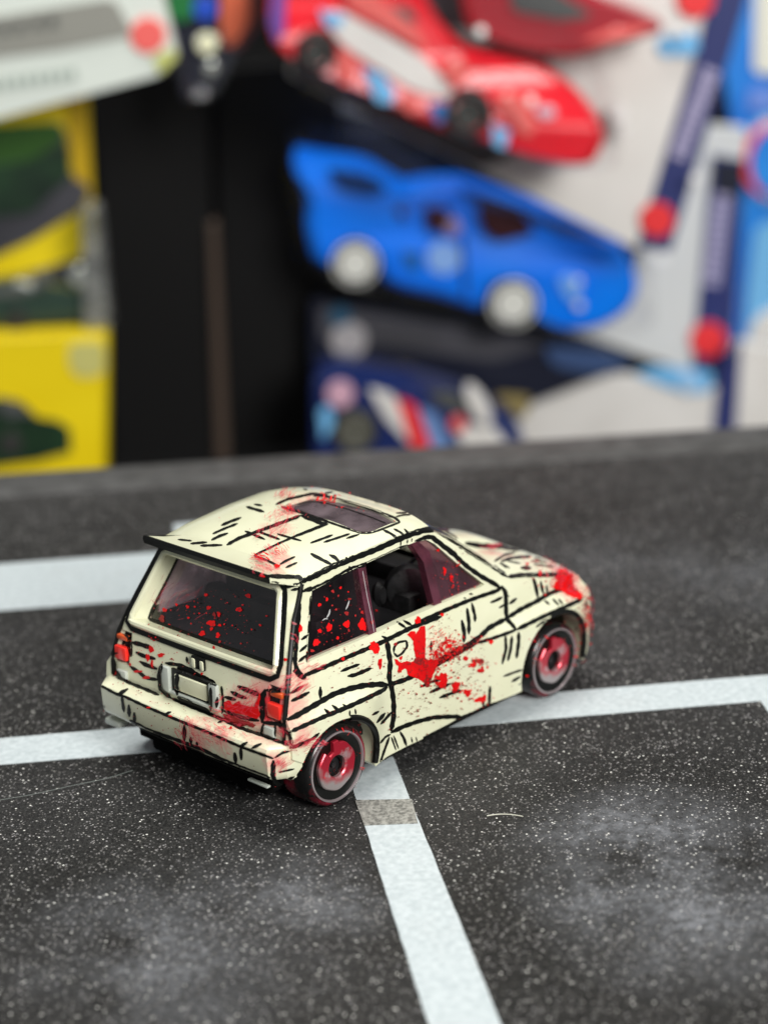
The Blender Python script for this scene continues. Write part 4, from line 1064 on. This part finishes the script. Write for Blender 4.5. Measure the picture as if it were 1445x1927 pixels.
# the shelf and the wall behind
q = [place(-600, -160, 290), place(600, -160, 290), place(600, -160, 700), place(-600, -160, 700)]
o = obj("shelf", [tuple(p) for p in q]+[tuple(p-ZZ*6) for p in q], [[0, 1, 2, 3], [7, 6, 5, 4], [0, 4, 5, 1], [1, 5, 6, 2], [2, 6, 7, 3], [3, 7, 4, 0]], B_BLK, smooth=0); tag(o, kind="structure")
q = [place(-600, -159, 640), place(600, -159, 640), place(600, 300, 640), place(-600, 300, 640)]
o = obj("wall", [tuple(p) for p in q]+[tuple(p+HH*6) for p in q], [[0, 1, 2, 3], [7, 6, 5, 4], [0, 4, 5, 1], [1, 5, 6, 2], [2, 6, 7, 3], [3, 7, 4, 0]], B_BLK, smooth=0)
tag(o, label="black back wall seen between the yellow boxes and the toy packs", category="wall")

# black carton in the middle
g = group_at("carton", (410, 1000), 400, label="tall black carton with a faint brown corner edge, between yellow boxes and blue car", category="box")
slab("carton_panel", g, [(175, 120), (392, 140), (412, 1000), (225, 1000)], 396, 30, B_BLK)
slab("carton_panel", g, [(402, 130), (640, 110), (620, 1000), (436, 1000)], 401, 30, B_BLK)
slab("carton_edge", g, [(392, 420), (408, 420), (438, 1000), (412, 1000)], 394, 6, B_BROWN)

# lower yellow box
g = group_at("yellow_box", (80, 960), 356, label="yellow box with a dark green car printed on it, lower left by the mat edge", category="box", group="yellow toy boxes at the left")
slab("box_body", g, [(-90, 640), (199, 629), (196, 960), (-90, 960)], 356, 9, B_YEL, r=1)
slab("printed_car", g, [(-90, 762), (0, 748), (40, 757), (70, 786), (108, 792), (132, 808), (134, 850), (70, 868), (-90, 890)], 355.6, 0.5, B_GRN)
slab("printed_window", g, [(-10, 752), (25, 752), (62, 782), (10, 786)], 355.3, 0.4, B_GWIN)
slab("printed_emblem", g, [(128, 645), (196, 642), (198, 705), (150, 712), (130, 690)], 355.6, 0.5, mat("pale_yellow_print", sr(205, 200, 120), 0.4), r=2)
disc("printed_wheel", g, (20, 835), 22, 355.2, 0.4, B_RIMD)
# upper yellow window box with a toy in it
g = group_at("yellow_box", (60, 632), 358, label="yellow and black window box standing on the lower yellow box", category="box", group="yellow toy boxes at the left")
slab("box_body", g, [(-90, 190), (160, 176), (176, 470), (194, 626), (-90, 634)], 372, 5, B_YEL, r=1)
slab("printed_panel", g, [(122, 176), (160, 176), (172, 380), (140, 340)], 371.6, 0.5, mat("ochre_print", sr(190, 155, 15), 0.4))
slab("printed_panel", g, [(-90, 245), (110, 228), (126, 250), (134, 330), (172, 352), (158, 392), (60, 452), (-90, 520)], 371.5, 0.6, B_DKGREY, r=1.5)
slab("printed_panel", g, [(-90, 240), (108, 228), (124, 262), (60, 300), (-90, 330)], 371, 0.6, B_LGRN, r=1.5)
slab("printed_panel", g, [(-90, 320), (60, 300), (130, 268), (134, 330), (60, 400), (-90, 420)], 370.8, 0.6, B_GRN, r=1.5)
slab("printed_panel", g, [(-90, 545), (100, 500), (190, 470), (204, 626), (-90, 634)], 371.5, 0.6, B_DKGREY, r=1)
slab("box_window", g, [(152, 395), (182, 395), (206, 628), (160, 628)], 359, 10, B_FROST, r=1)
g = group_at("toy_car", (60, 628), 362, label="dark green toy car with painted highlights inside the yellow window box", category="toy car")
slab("car_body", g, [(-90, 560), (-20, 535), (40, 528), (90, 540), (150, 548), (172, 570), (170, 604), (-90, 622)], 362, 8, mat("dark_green_car_paint", sr(40, 62, 54), 0.25, coat=0.6), r=2, bev=1)
slab("car_window", g, [(-60, 556), (-15, 540), (35, 535), (70, 548), (20, 560)], 361.5, 0.7, B_GWIN)
disc("headlight", g, (150, 520), 20, 360.5, 2, B_GLINT); disc("headlight", g, (76, 528), 16, 360.8, 2, B_GWIN)  # both discs paint bright highlights on the green body
bwheel(g, (30, 606), 22, 361, B_TYR, B_RIMD)

# tilted white card, top left
g = group_at("white_card", (120, 225), 345, label="tilted white card with a coral dot at its corner, top left", category="card")
slab("card_sheet", g, [(-90, -90), (286, -90), (334, 108), (300, 142), (0, 222), (-90, 246)], 345, 4, mat("pale_green_white_card", sr(226, 234, 226), 0.45), r=1)
slab("printed_band", g, [(-90, 45), (60, 20), (215, -5), (252, 66), (120, 92), (-90, 118)], 344.6, 0.5, mat("warm_grey_print", sr(150, 150, 142), 0.5), r=2)
disc("printed_dot", g, (278, 66), 34, 344.4, 0.6, mat("coral_dot_print", sr(250, 110, 105), 0.4))
slab("card_corner", g, [(286, 108), (326, 90), (334, 108), (302, 138)], 344.5, 0.5, mat("pale_olive_print", sr(200, 205, 120), 0.4))
for k, (x, y) in enumerate([(-60, 52), (-30, 48), (0, 44), (30, 40), (62, 34), (90, 30)]):
    slab("letter", g, [(x, y), (x+16, y-2), (x+18, y+18), (x+2, y+20)], 344.2, 0.3, mat("dark_grey_lettering", sr(95, 98, 95), 0.5) if k == 0 else bpy.data.materials["dark_grey_lettering"])
for k, x in enumerate(range(-60, 130, 21)):
    y = 158-x*0.14
    slab("letter", g, [(x, y-10), (x+13, y-12), (x+15, y+8), (x+2, y+10)], 344.5, 0.4, mat("grey_green_lettering", sr(165, 178, 170), 0.5) if k == 0 else bpy.data.materials["grey_green_lettering"])

# dark blue pack, top centre
g = group_at("blister_pack", (390, 190), 358, label="dark blue pack with green and orange print and a bright glint, top centre", category="toy pack")
slab("card_sheet", g, [(300, -90), (600, -90), (506, 28), (440, 108), (405, 150), (395, 182), (345, 190), (330, 110)], 362, 3, B_DNAVY, r=1.5)
slab("printed_patch", g, [(418, -90), (560, -90), (500, 10), (448, 78), (428, 92), (412, 60)], 361.4, 0.6, B_ORG, r=2)
slab("printed_patch", g, [(460, -90), (600, -90), (505, 26), (450, 96), (436, 92), (470, 40)], 361, 0.6, mat("maroon_print", sr(90, 45, 45), 0.4), r=2)
disc("printed_patch", g, (340, 10), 30, 361.2, 0.6, mat("green_print", sr(30, 120, 60), 0.4))
disc("printed_patch", g, (386, 15), 24, 361, 0.8, mat("royal_blue_print", sr(30, 80, 200), 0.4))
slab("blister", g, [(325, 100), (352, 62), (430, 66), (440, 108), (405, 190), (345, 195)], 352, 9, B_CLEAR, r=3, bev=1.5)
disc("toy_glint", g, (389, 82), 20, 350.5, 1.2, mat("cream_glint", sr(240, 240, 205), 0.3)); disc("toy_glint", g, (397, 128), 14, 350.5, 1.2, B_GLINT)  # pale discs painting bright highlights on the wrapped toy

def stripe(g, quad, d, dot, rdot, txt, tw):
    slab("navy_stripe", g, quad, d, 0.5, B_NAVY)
    a, b = Vector(txt[0]), Vector(txt[1]); t = (b-a); n_ = 11; tt = t.normalized(); nn = Vector((-tt.y, tt.x))*tw/2
    for i in range(n_):
        p = a+t*(i/n_); q = a+t*((i+0.74)/n_)
        slab("letter", g, [tuple(p-nn), tuple(p+nn), tuple(q+nn*random.uniform(.6, 1)), tuple(q-nn)], d-0.4, 0.3, B_TXT)
    if dot: disc("printed_dot", g, dot, rdot, d-0.5, 0.4, B_DOT)

# pack A: red car
g = group_at("blister_card", (1195, 470), 366, label="tilted white card behind the red race car with a navy lettered stripe", category="toy pack", group="navy striped toy cards")
slab("card_sheet", g, [(1262, 474), (1195, 468), (540, 140), (640, -260), (1460, -260), (1402, 0)], 366, 2.5, B_WHITE, r=1)
slab("printed_picture", g, [(545, 140), (905, 318), (985, 280), (1040, 120), (860, -200), (640, -200)], 365.4, 0.5, B_DKGREY, r=2)  # dark print, also painting in the shadow below the red car
stripe(g, [(1200, 462), (1262, 472), (1404, 0), (1440, -150), (1372, -170), (1318, 70)], 365.4, (1237, 413), 33, ((1338, 130), (1272, 300)), 34)
disc("printed_dot", g, (1309, -2), 36, 364.8, 0.5, B_DOT)
disc("printed_patch", g, (1292, 82), 24, 364.6, 0.5, B_LBLUE); disc("printed_patch", g, (1258, 86), 20, 364.9, 0.4, B_LBLUE)
disc("painted_glint", g, (1165, 214), 17, 360, 3, mat("bright_white_glint", (0.95, 0.95, 0.93), 0.2, coat=0.6)); disc("painted_glint", g, (1172, 244), 12, 360, 3, bpy.data.materials["bright_white_glint"])  # white discs painting glints of the clear plastic
A_PACK = g
g2 = group_at("toy_car", (860, 330), 344.0, label="red and white toy race car with light blue patches, above the blue race car", category="toy car")
tb = lambda p: 1.5
def side_inset(line_a, line_b, d, amt, fade):
    a, b = uv(line_a, d), uv(line_b, d); n_ = Vector((-(b-a).y, (b-a).x)).normalized()
    if n_.y < 0: n_ = -n_
    return lambda p: max(0.0, min(1.0, ((Vector(p)-a).dot(n_))/fade))*amt
ins = side_inset((520, 60), (1130, 240), 346.0, 4.5, 6.0)
slab("car_body", g2, [(512, -70), (500, 10), (512, 90), (560, 120), (640, 160), (700, 185), (780, 225), (860, 255), (925, 272), (1000, 300), (1080, 314), (1118, 310), (1142, 262), (1125, 215), (1085, 172), (1030, 138), (960, 122), (885, 104), (835, 60), (800, 0), (780, -70)], 344.0, 18, B_RED, r=3, bev=1.6, tumble=ins)
slab("livery_band", g2, [(600, 22), (640, 18), (720, 62), (800, 108), (856, 170), (838, 186), (780, 172), (700, 122), (640, 82)], 343.6, 0.6, B_WHITE, r=2)
slab("livery_patch", g2, [(600, 16), (650, 30), (640, 50), (612, 48)], 343.3, 0.5, B_LBLUE); slab("livery_patch", g2, [(682, 126), (722, 140), (745, 176), (735, 196), (708, 190)], 343.3, 0.5, B_LBLUE)
slab("livery_patch", g2, [(640, 90), (662, 96), (672, 140), (660, 162), (640, 158), (632, 120)], 343.0, 0.5, B_PINKR, r=2); slab("livery_patch", g2, [(752, 176), (786, 182), (792, 200), (778, 216), (762, 208)], 343.0, 0.5, B_PINKR, r=2)
slab("livery_patch", g2, [(806, 195), (850, 190), (846, 222), (822, 232)], 343.3, 0.5, mat("mid_blue_print", sr(50, 110, 180), 0.4)); slab("livery_patch", g2, [(925, 232), (960, 245), (950, 280), (930, 272)], 343.3, 0.5, B_LBLUE)
slab("livery_patch", g2, [(515, -60), (540, -60), (536, 60), (520, 80), (506, 40)], 343.3, 0.5, mat("violet_print", sr(120, 80, 170), 0.4))
slab("livery_patch", g2, [(660, -60), (700, -20), (790, 60), (810, 100), (740, 60), (650, 10)], 343.2, 0.6, B_PINKR, r=2)
slab("car_window", g2, [(712, 6), (770, 14), (788, 42), (745, 40)], 345.0, 2, B_GWIN, r=1); slab("car_window", g2, [(846, 50), (900, 60), (930, 84), (880, 84)], 346.0, 2, B_GWIN, r=1)
slab("headlight", g2, [(940, 176), (968, 172), (1000, 205), (1010, 245), (990, 262), (968, 235), (935, 205)], 342.8, 1.4, B_PINKR, r=2, bev=.5)  # pinkish lamp patch, also painting the blister's highlight streak
slab("headlight", g2, [(1004, 204), (1040, 198), (1050, 218), (1020, 226)], 342.8, 1.2, mat("pale_lamp", sr(215, 190, 205), 0.2), r=1)
disc("mirror", g2, (858, 135), 24, 341.8, 2, B_PINKR)
bwheel(g2, (594, 98), 40, 342.8, B_TYR, B_RIMD, 0.6); bwheel(g2, (882, 215), 47, 342.8, B_TYR, B_RIMD, 0.6)
# dark red toy at the top
g = group_at("toy_car", (1050, 105), 358.0, label="dark red toy car nose lying at the top right above the red race car", category="toy car")
slab("car_body", g, [(850, -90), (1010, -70), (1120, -10), (1200, 18), (1248, 42), (1246, 62), (1180, 82), (1090, 108), (1010, 104), (940, 88), (880, 56)], 352.0, 13, mat("dark_red_paint", sr(165, 40, 52), 0.25, coat=0.6), r=3, bev=1.5)
slab("car_window", g, [(960, -60), (1040, -20), (1120, 30), (1060, 40), (960, 20)], 351.4, 0.8, B_GWIN, r=2)
slab("bonnet_stripe", g, [(1090, 80), (1160, 50), (1236, 50), (1170, 76)], 351.3, 0.7, B_PINKR, r=1)

# pack B: blue car
g = group_at("blister_card", (1300, 702), 408, label="upright white card behind the blue race car with navy lettered stripe at its right edge", category="toy pack", group="navy striped toy cards")
slab("card_sheet", g, [(1378, 716), (1302, 702), (1130, 642), (560, 470), (575, 180), (1405, 240)], 408, 2.5, mat("cool_white_card", sr(214, 217, 217), 0.45), r=1)
slab("printed_picture", g, [(566, 470), (1000, 600), (1120, 560), (1160, 420), (900, 250), (575, 200)], 407.4, 0.5, B_DKGREY, r=2)
slab("upper_card_shadow", g, [(700, 230), (860, 280), (1210, 450), (1190, 520), (1080, 430), (900, 370)], 407, 0.5, B_BLK, r=2)  # black slab painting the shadow below the tilted card's edge
stripe(g, [(1302, 702), (1376, 714), (1402, 300), (1340, 290)], 407.3, (1333, 640), 34, ((1362, 348), (1337, 540)), 32)
slab("stripe_patch", g, [(1345, 300), (1402, 306), (1396, 368), (1345, 362)], 406.6, 0.5, B_DNAVY)
B_PACK = g
g2 = group_at("toy_car", (880, 620), 380, label="bright blue toy race car with big tail fin and pale wheels", category="toy car")
ins = side_inset((560, 330), (1180, 500), 382, 5.0, 6.0)
slab("car_body", g2, [(546, 298), (600, 306), (690, 318), (738, 350), (762, 366), (800, 354), (868, 350), (930, 372), (1010, 398), (1090, 424), (1150, 450), (1190, 492), (1204, 548), (1180, 590), (1130, 620), (1068, 626), (1022, 606), (1000, 560), (960, 525), (920, 548), (905, 586), (830, 560), (760, 546), (722, 530), (702, 478), (668, 450), (632, 470), (622, 508), (590, 490), (574, 430), (580, 380), (560, 340)], 380, 22, B_BLUE, r=5, bev=1.8, tumble=ins)
slab("car_window", g2, [(798, 392), (846, 396), (852, 434), (808, 438)], 379.6, 3, B_WIN, r=1); slab("car_window", g2, [(896, 388), (985, 402), (1008, 440), (938, 456), (908, 434)], 379.6, 3, B_WIN, r=1.5)
slab("rear_deck", g2, [(612, 316), (688, 326), (735, 356), (700, 372), (640, 360)], 379.9, 1.5, mat("dark_teal_window", sr(20, 62, 125), 0.4, spec=0.2), r=2)  # rear window and deck in a darker blue
slab("door_gap", g2, [(868, 440), (873, 440), (880, 560), (874, 560)], 379.4, 0.6, B_DNAVY); slab("car_window", g2, [(744, 392), (762, 394), (766, 412), (748, 410)], 381.2, 2, B_WIN)
slab("windscreen", g2, [(862, 354), (930, 374), (1080, 426), (1150, 458), (1060, 440), (985, 400), (900, 386)], 379.8, 2, mat("deep_blue_window_shadow", sr(8, 40, 110), 0.2, coat=0.6))  # windscreen drawn on over the bonnet to paint the upper card's shadow
slab("door_emblem", g2, [(802, 470), (830, 452), (862, 462), (870, 500), (840, 520), (806, 508)], 379.5, 0.6, mat("mid_blue_emblem_glint", sr(140, 185, 250), 0.4), r=2); slab("door_emblem", g2, [(758, 472), (790, 474), (790, 512), (762, 506)], 379.5, 0.6, mat("teal_print", sr(0, 95, 170), 0.4))  # paler emblem is brightened to carry a painted glint
disc("fuel_cap", g2, (852, 428), 15, 379, 1.4, mat("pale_pink_cap", sr(170, 140, 165), 0.3))
slab("headlight", g2, [(1046, 520), (1086, 518), (1096, 540), (1080, 574), (1062, 556)], 379.2, 0.8, mat("pale_blue_lens_glint", sr(120, 180, 255), 0.15, coat=0.6), r=2)  # lamp patch doubling as a painted highlight on the nose
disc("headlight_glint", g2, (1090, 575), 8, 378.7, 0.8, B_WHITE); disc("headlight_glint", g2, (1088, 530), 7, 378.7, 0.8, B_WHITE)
bwheel(g2, (669, 496), 45, 378.4, B_TYR, B_RIMW, 0.97); bwheel(g2, (966, 572), 47, 378.4, B_TYR, B_RIMW, 0.97)

# pack C: low card and livery car
g = group_at("blister_card", (1200, 900), 372, label="low white card at the mat edge with a light blue corner and a navy stripe", category="toy pack", group="navy striped toy cards")
slab("card_sheet", g, [(800, 960), (860, 770), (1000, 720), (1180, 706), (1352, 735), (1390, 640), (1600, 690), (1600, 960)], 396, 2.5, B_WHITE, r=1)
slab("navy_stripe", g, [(1352, 700), (1396, 636), (1376, 960), (1326, 960)], 395.3, 0.6, B_NAVY)
slab("card_corner", g, [(1190, 702), (1240, 688), (1345, 700), (1335, 742), (1268, 735)], 395.2, 0.6, B_LBLUE, r=2)
disc("printed_dot", g, (1296, 722), 20, 394.6, 0.5, mat("pale_blue_print", sr(165, 205, 240), 0.4))
g = group_at("black_card", (760, 880), 392, label="black card with gold bars behind the striped race car at the mat edge", category="card")
slab("card_sheet", g, [(585, 560), (800, 600), (1130, 650), (1180, 690), (1000, 760), (950, 800), (960, 960), (585, 960)], 392, 3, B_DNAVY, r=2)
slab("gold_bar", g, [(672, 672), (780, 690), (800, 720), (780, 742), (690, 712)], 391.4, 0.6, B_GOLD, r=2); slab("gold_bar", g, [(812, 725), (860, 730), (872, 770), (830, 770)], 391.4, 0.6, B_GOLD, r=2); slab("gold_bar", g, [(930, 740), (1000, 745), (990, 790), (940, 780)], 391.4, 0.6, B_GOLD, r=2)
slab("grey_band", g, [(600, 575), (900, 620), (1040, 650), (930, 680), (700, 650), (600, 640)], 391.3, 0.6, B_DKGREY, r=2)
slab("blue_band", g, [(1020, 650), (1130, 658), (1200, 682), (1120, 706), (1040, 690)], 391.2, 0.6, mat("slate_blue_print", sr(60, 85, 130), 0.4), r=2)
disc("printed_patch", g, (656, 640), 34, 391, 0.5, mat("rose_grey_print", sr(175, 172, 176), 0.4)); disc("printed_patch", g, (640, 596), 20, 391, 0.5, mat("teal_grey_print", sr(30, 80, 110), 0.4))
g = group_at("toy_car", (760, 900), 366, label="navy toy race car with red and white stripes cut off by the mat edge", category="toy car")
slab("car_body", g, [(588, 712), (640, 700), (720, 716), (800, 736), (880, 760), (940, 790), (985, 820), (1000, 960), (588, 960)], 366, 18, mat("navy_car_paint", sr(28, 44, 100), 0.3, coat=0.5), r=2, bev=1.5)
slab("livery_stripe", g, [(692, 728), (738, 742), (775, 800), (770, 836), (725, 790)], 365.5, 0.6, B_WHITE, r=1); slab("livery_stripe", g, [(745, 748), (782, 762), (812, 840), (812, 880), (785, 880)], 365.4, 0.6, B_DOT, r=1)
slab("livery_stripe", g, [(786, 764), (820, 780), (860, 860), (820, 870)], 365.5, 0.6, mat("pale_navy_print", sr(115, 150, 205), 0.4), r=1); slab("livery_stripe", g, [(850, 800), (925, 800), (960, 840), (880, 860)], 365.5, 0.6, B_WHITE, r=1)
disc("livery_patch", g, (640, 742), 26, 365.4, 0.6, mat("rose_white_print", sr(215, 170, 190), 0.4)); disc("livery_patch", g, (862, 798), 16, 365.1, 0.5, B_PINKR)
disc("rear_wing_plate", g, (900, 762), 44, 364, 2, B_WHITE, sx=0.38, ang=-0.5)
bwheel(g, (668, 812), 44, 364.5, B_TYR, mat("gunmetal_rim", sr(115, 115, 105), 0.3, metal=.3), 0.85)
slab("car_window", g, [(800, 738), (850, 736), (905, 765), (890, 785), (830, 770)], 365.6, 1.2, B_GWIN, r=1)
slab("livery_patch", g, [(600, 770), (622, 762), (628, 800), (606, 830)], 365.3, 0.5, B_LBLUE, r=1)

# far right blue card
g = group_at("blue_card", (1450, 900), 420, label="bright blue card with a white panel and red ringed logo at the right edge", category="card")
slab("card_sheet", g, [(1330, -120), (1700, -120), (1700, 960), (1392, 960), (1380, 700), (1384, 300)], 414, 3, B_AZURE, r=1)
slab("white_panel", g, [(1422, -120), (1700, -120), (1700, 138), (1418, 138)], 413.4, 0.5, mat("cream_panel_print", sr(235, 234, 220), 0.45), r=2)
disc("printed_ring", g, (1462, 300), 86, 413.2, 0.5, B_LBLUE, sx=.8); disc("printed_ring", g, (1462, 300), 76, 412.8, 0.5, mat("salmon_print", sr(240, 175, 160), 0.4), sx=.85); disc("printed_ring", g, (1448, 305), 66, 412.4, 0.5, B_DOT, sx=.8); disc("printed_ring", g, (1468, 305), 66, 412.0, 0.5, B_AZURE, sx=.85)
slab("printed_band", g, [(1410, 165), (1700, 165), (1700, 205), (1408, 205)], 413.2, 0.5, mat("periwinkle_print", sr(110, 145, 225), 0.4))
slab("printed_haze", g, [(1422, 420), (1700, 380), (1700, 720), (1398, 720), (1404, 560)], 413.3, 0.5, B_LBLUE, r=3)
disc("printed_spot", g, (1470, 640), 62, 412.8, 0.5, B_WHITE)
slab("lower_white", g, [(1380, 720), (1700, 720), (1700, 960), (1380, 960)], 413, 0.5, B_WHITE)

# clear plastic blisters over the two race cars
def blister(name_g, px, d, th, r=6):
    return slab("blister", name_g, px, d, th, B_CLEAR, r=r, bev=3.5)
blister(A_PACK, [(505, -60), (820, -120), (1160, 130), (1180, 330), (900, 320), (560, 190)], 335, 29)
blister(B_PACK, [(530, 280), (780, 285), (1230, 420), (1240, 640), (1050, 650), (560, 520)], 370, 36)

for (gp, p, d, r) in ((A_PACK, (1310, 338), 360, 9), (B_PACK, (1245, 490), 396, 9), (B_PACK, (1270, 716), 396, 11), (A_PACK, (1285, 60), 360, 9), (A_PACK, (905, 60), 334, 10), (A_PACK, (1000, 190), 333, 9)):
    disc("painted_glint", gp, p, r, d, 2.0, bpy.data.materials["bright_white_glint"], n=20)  # small white discs painted in as plastic glints
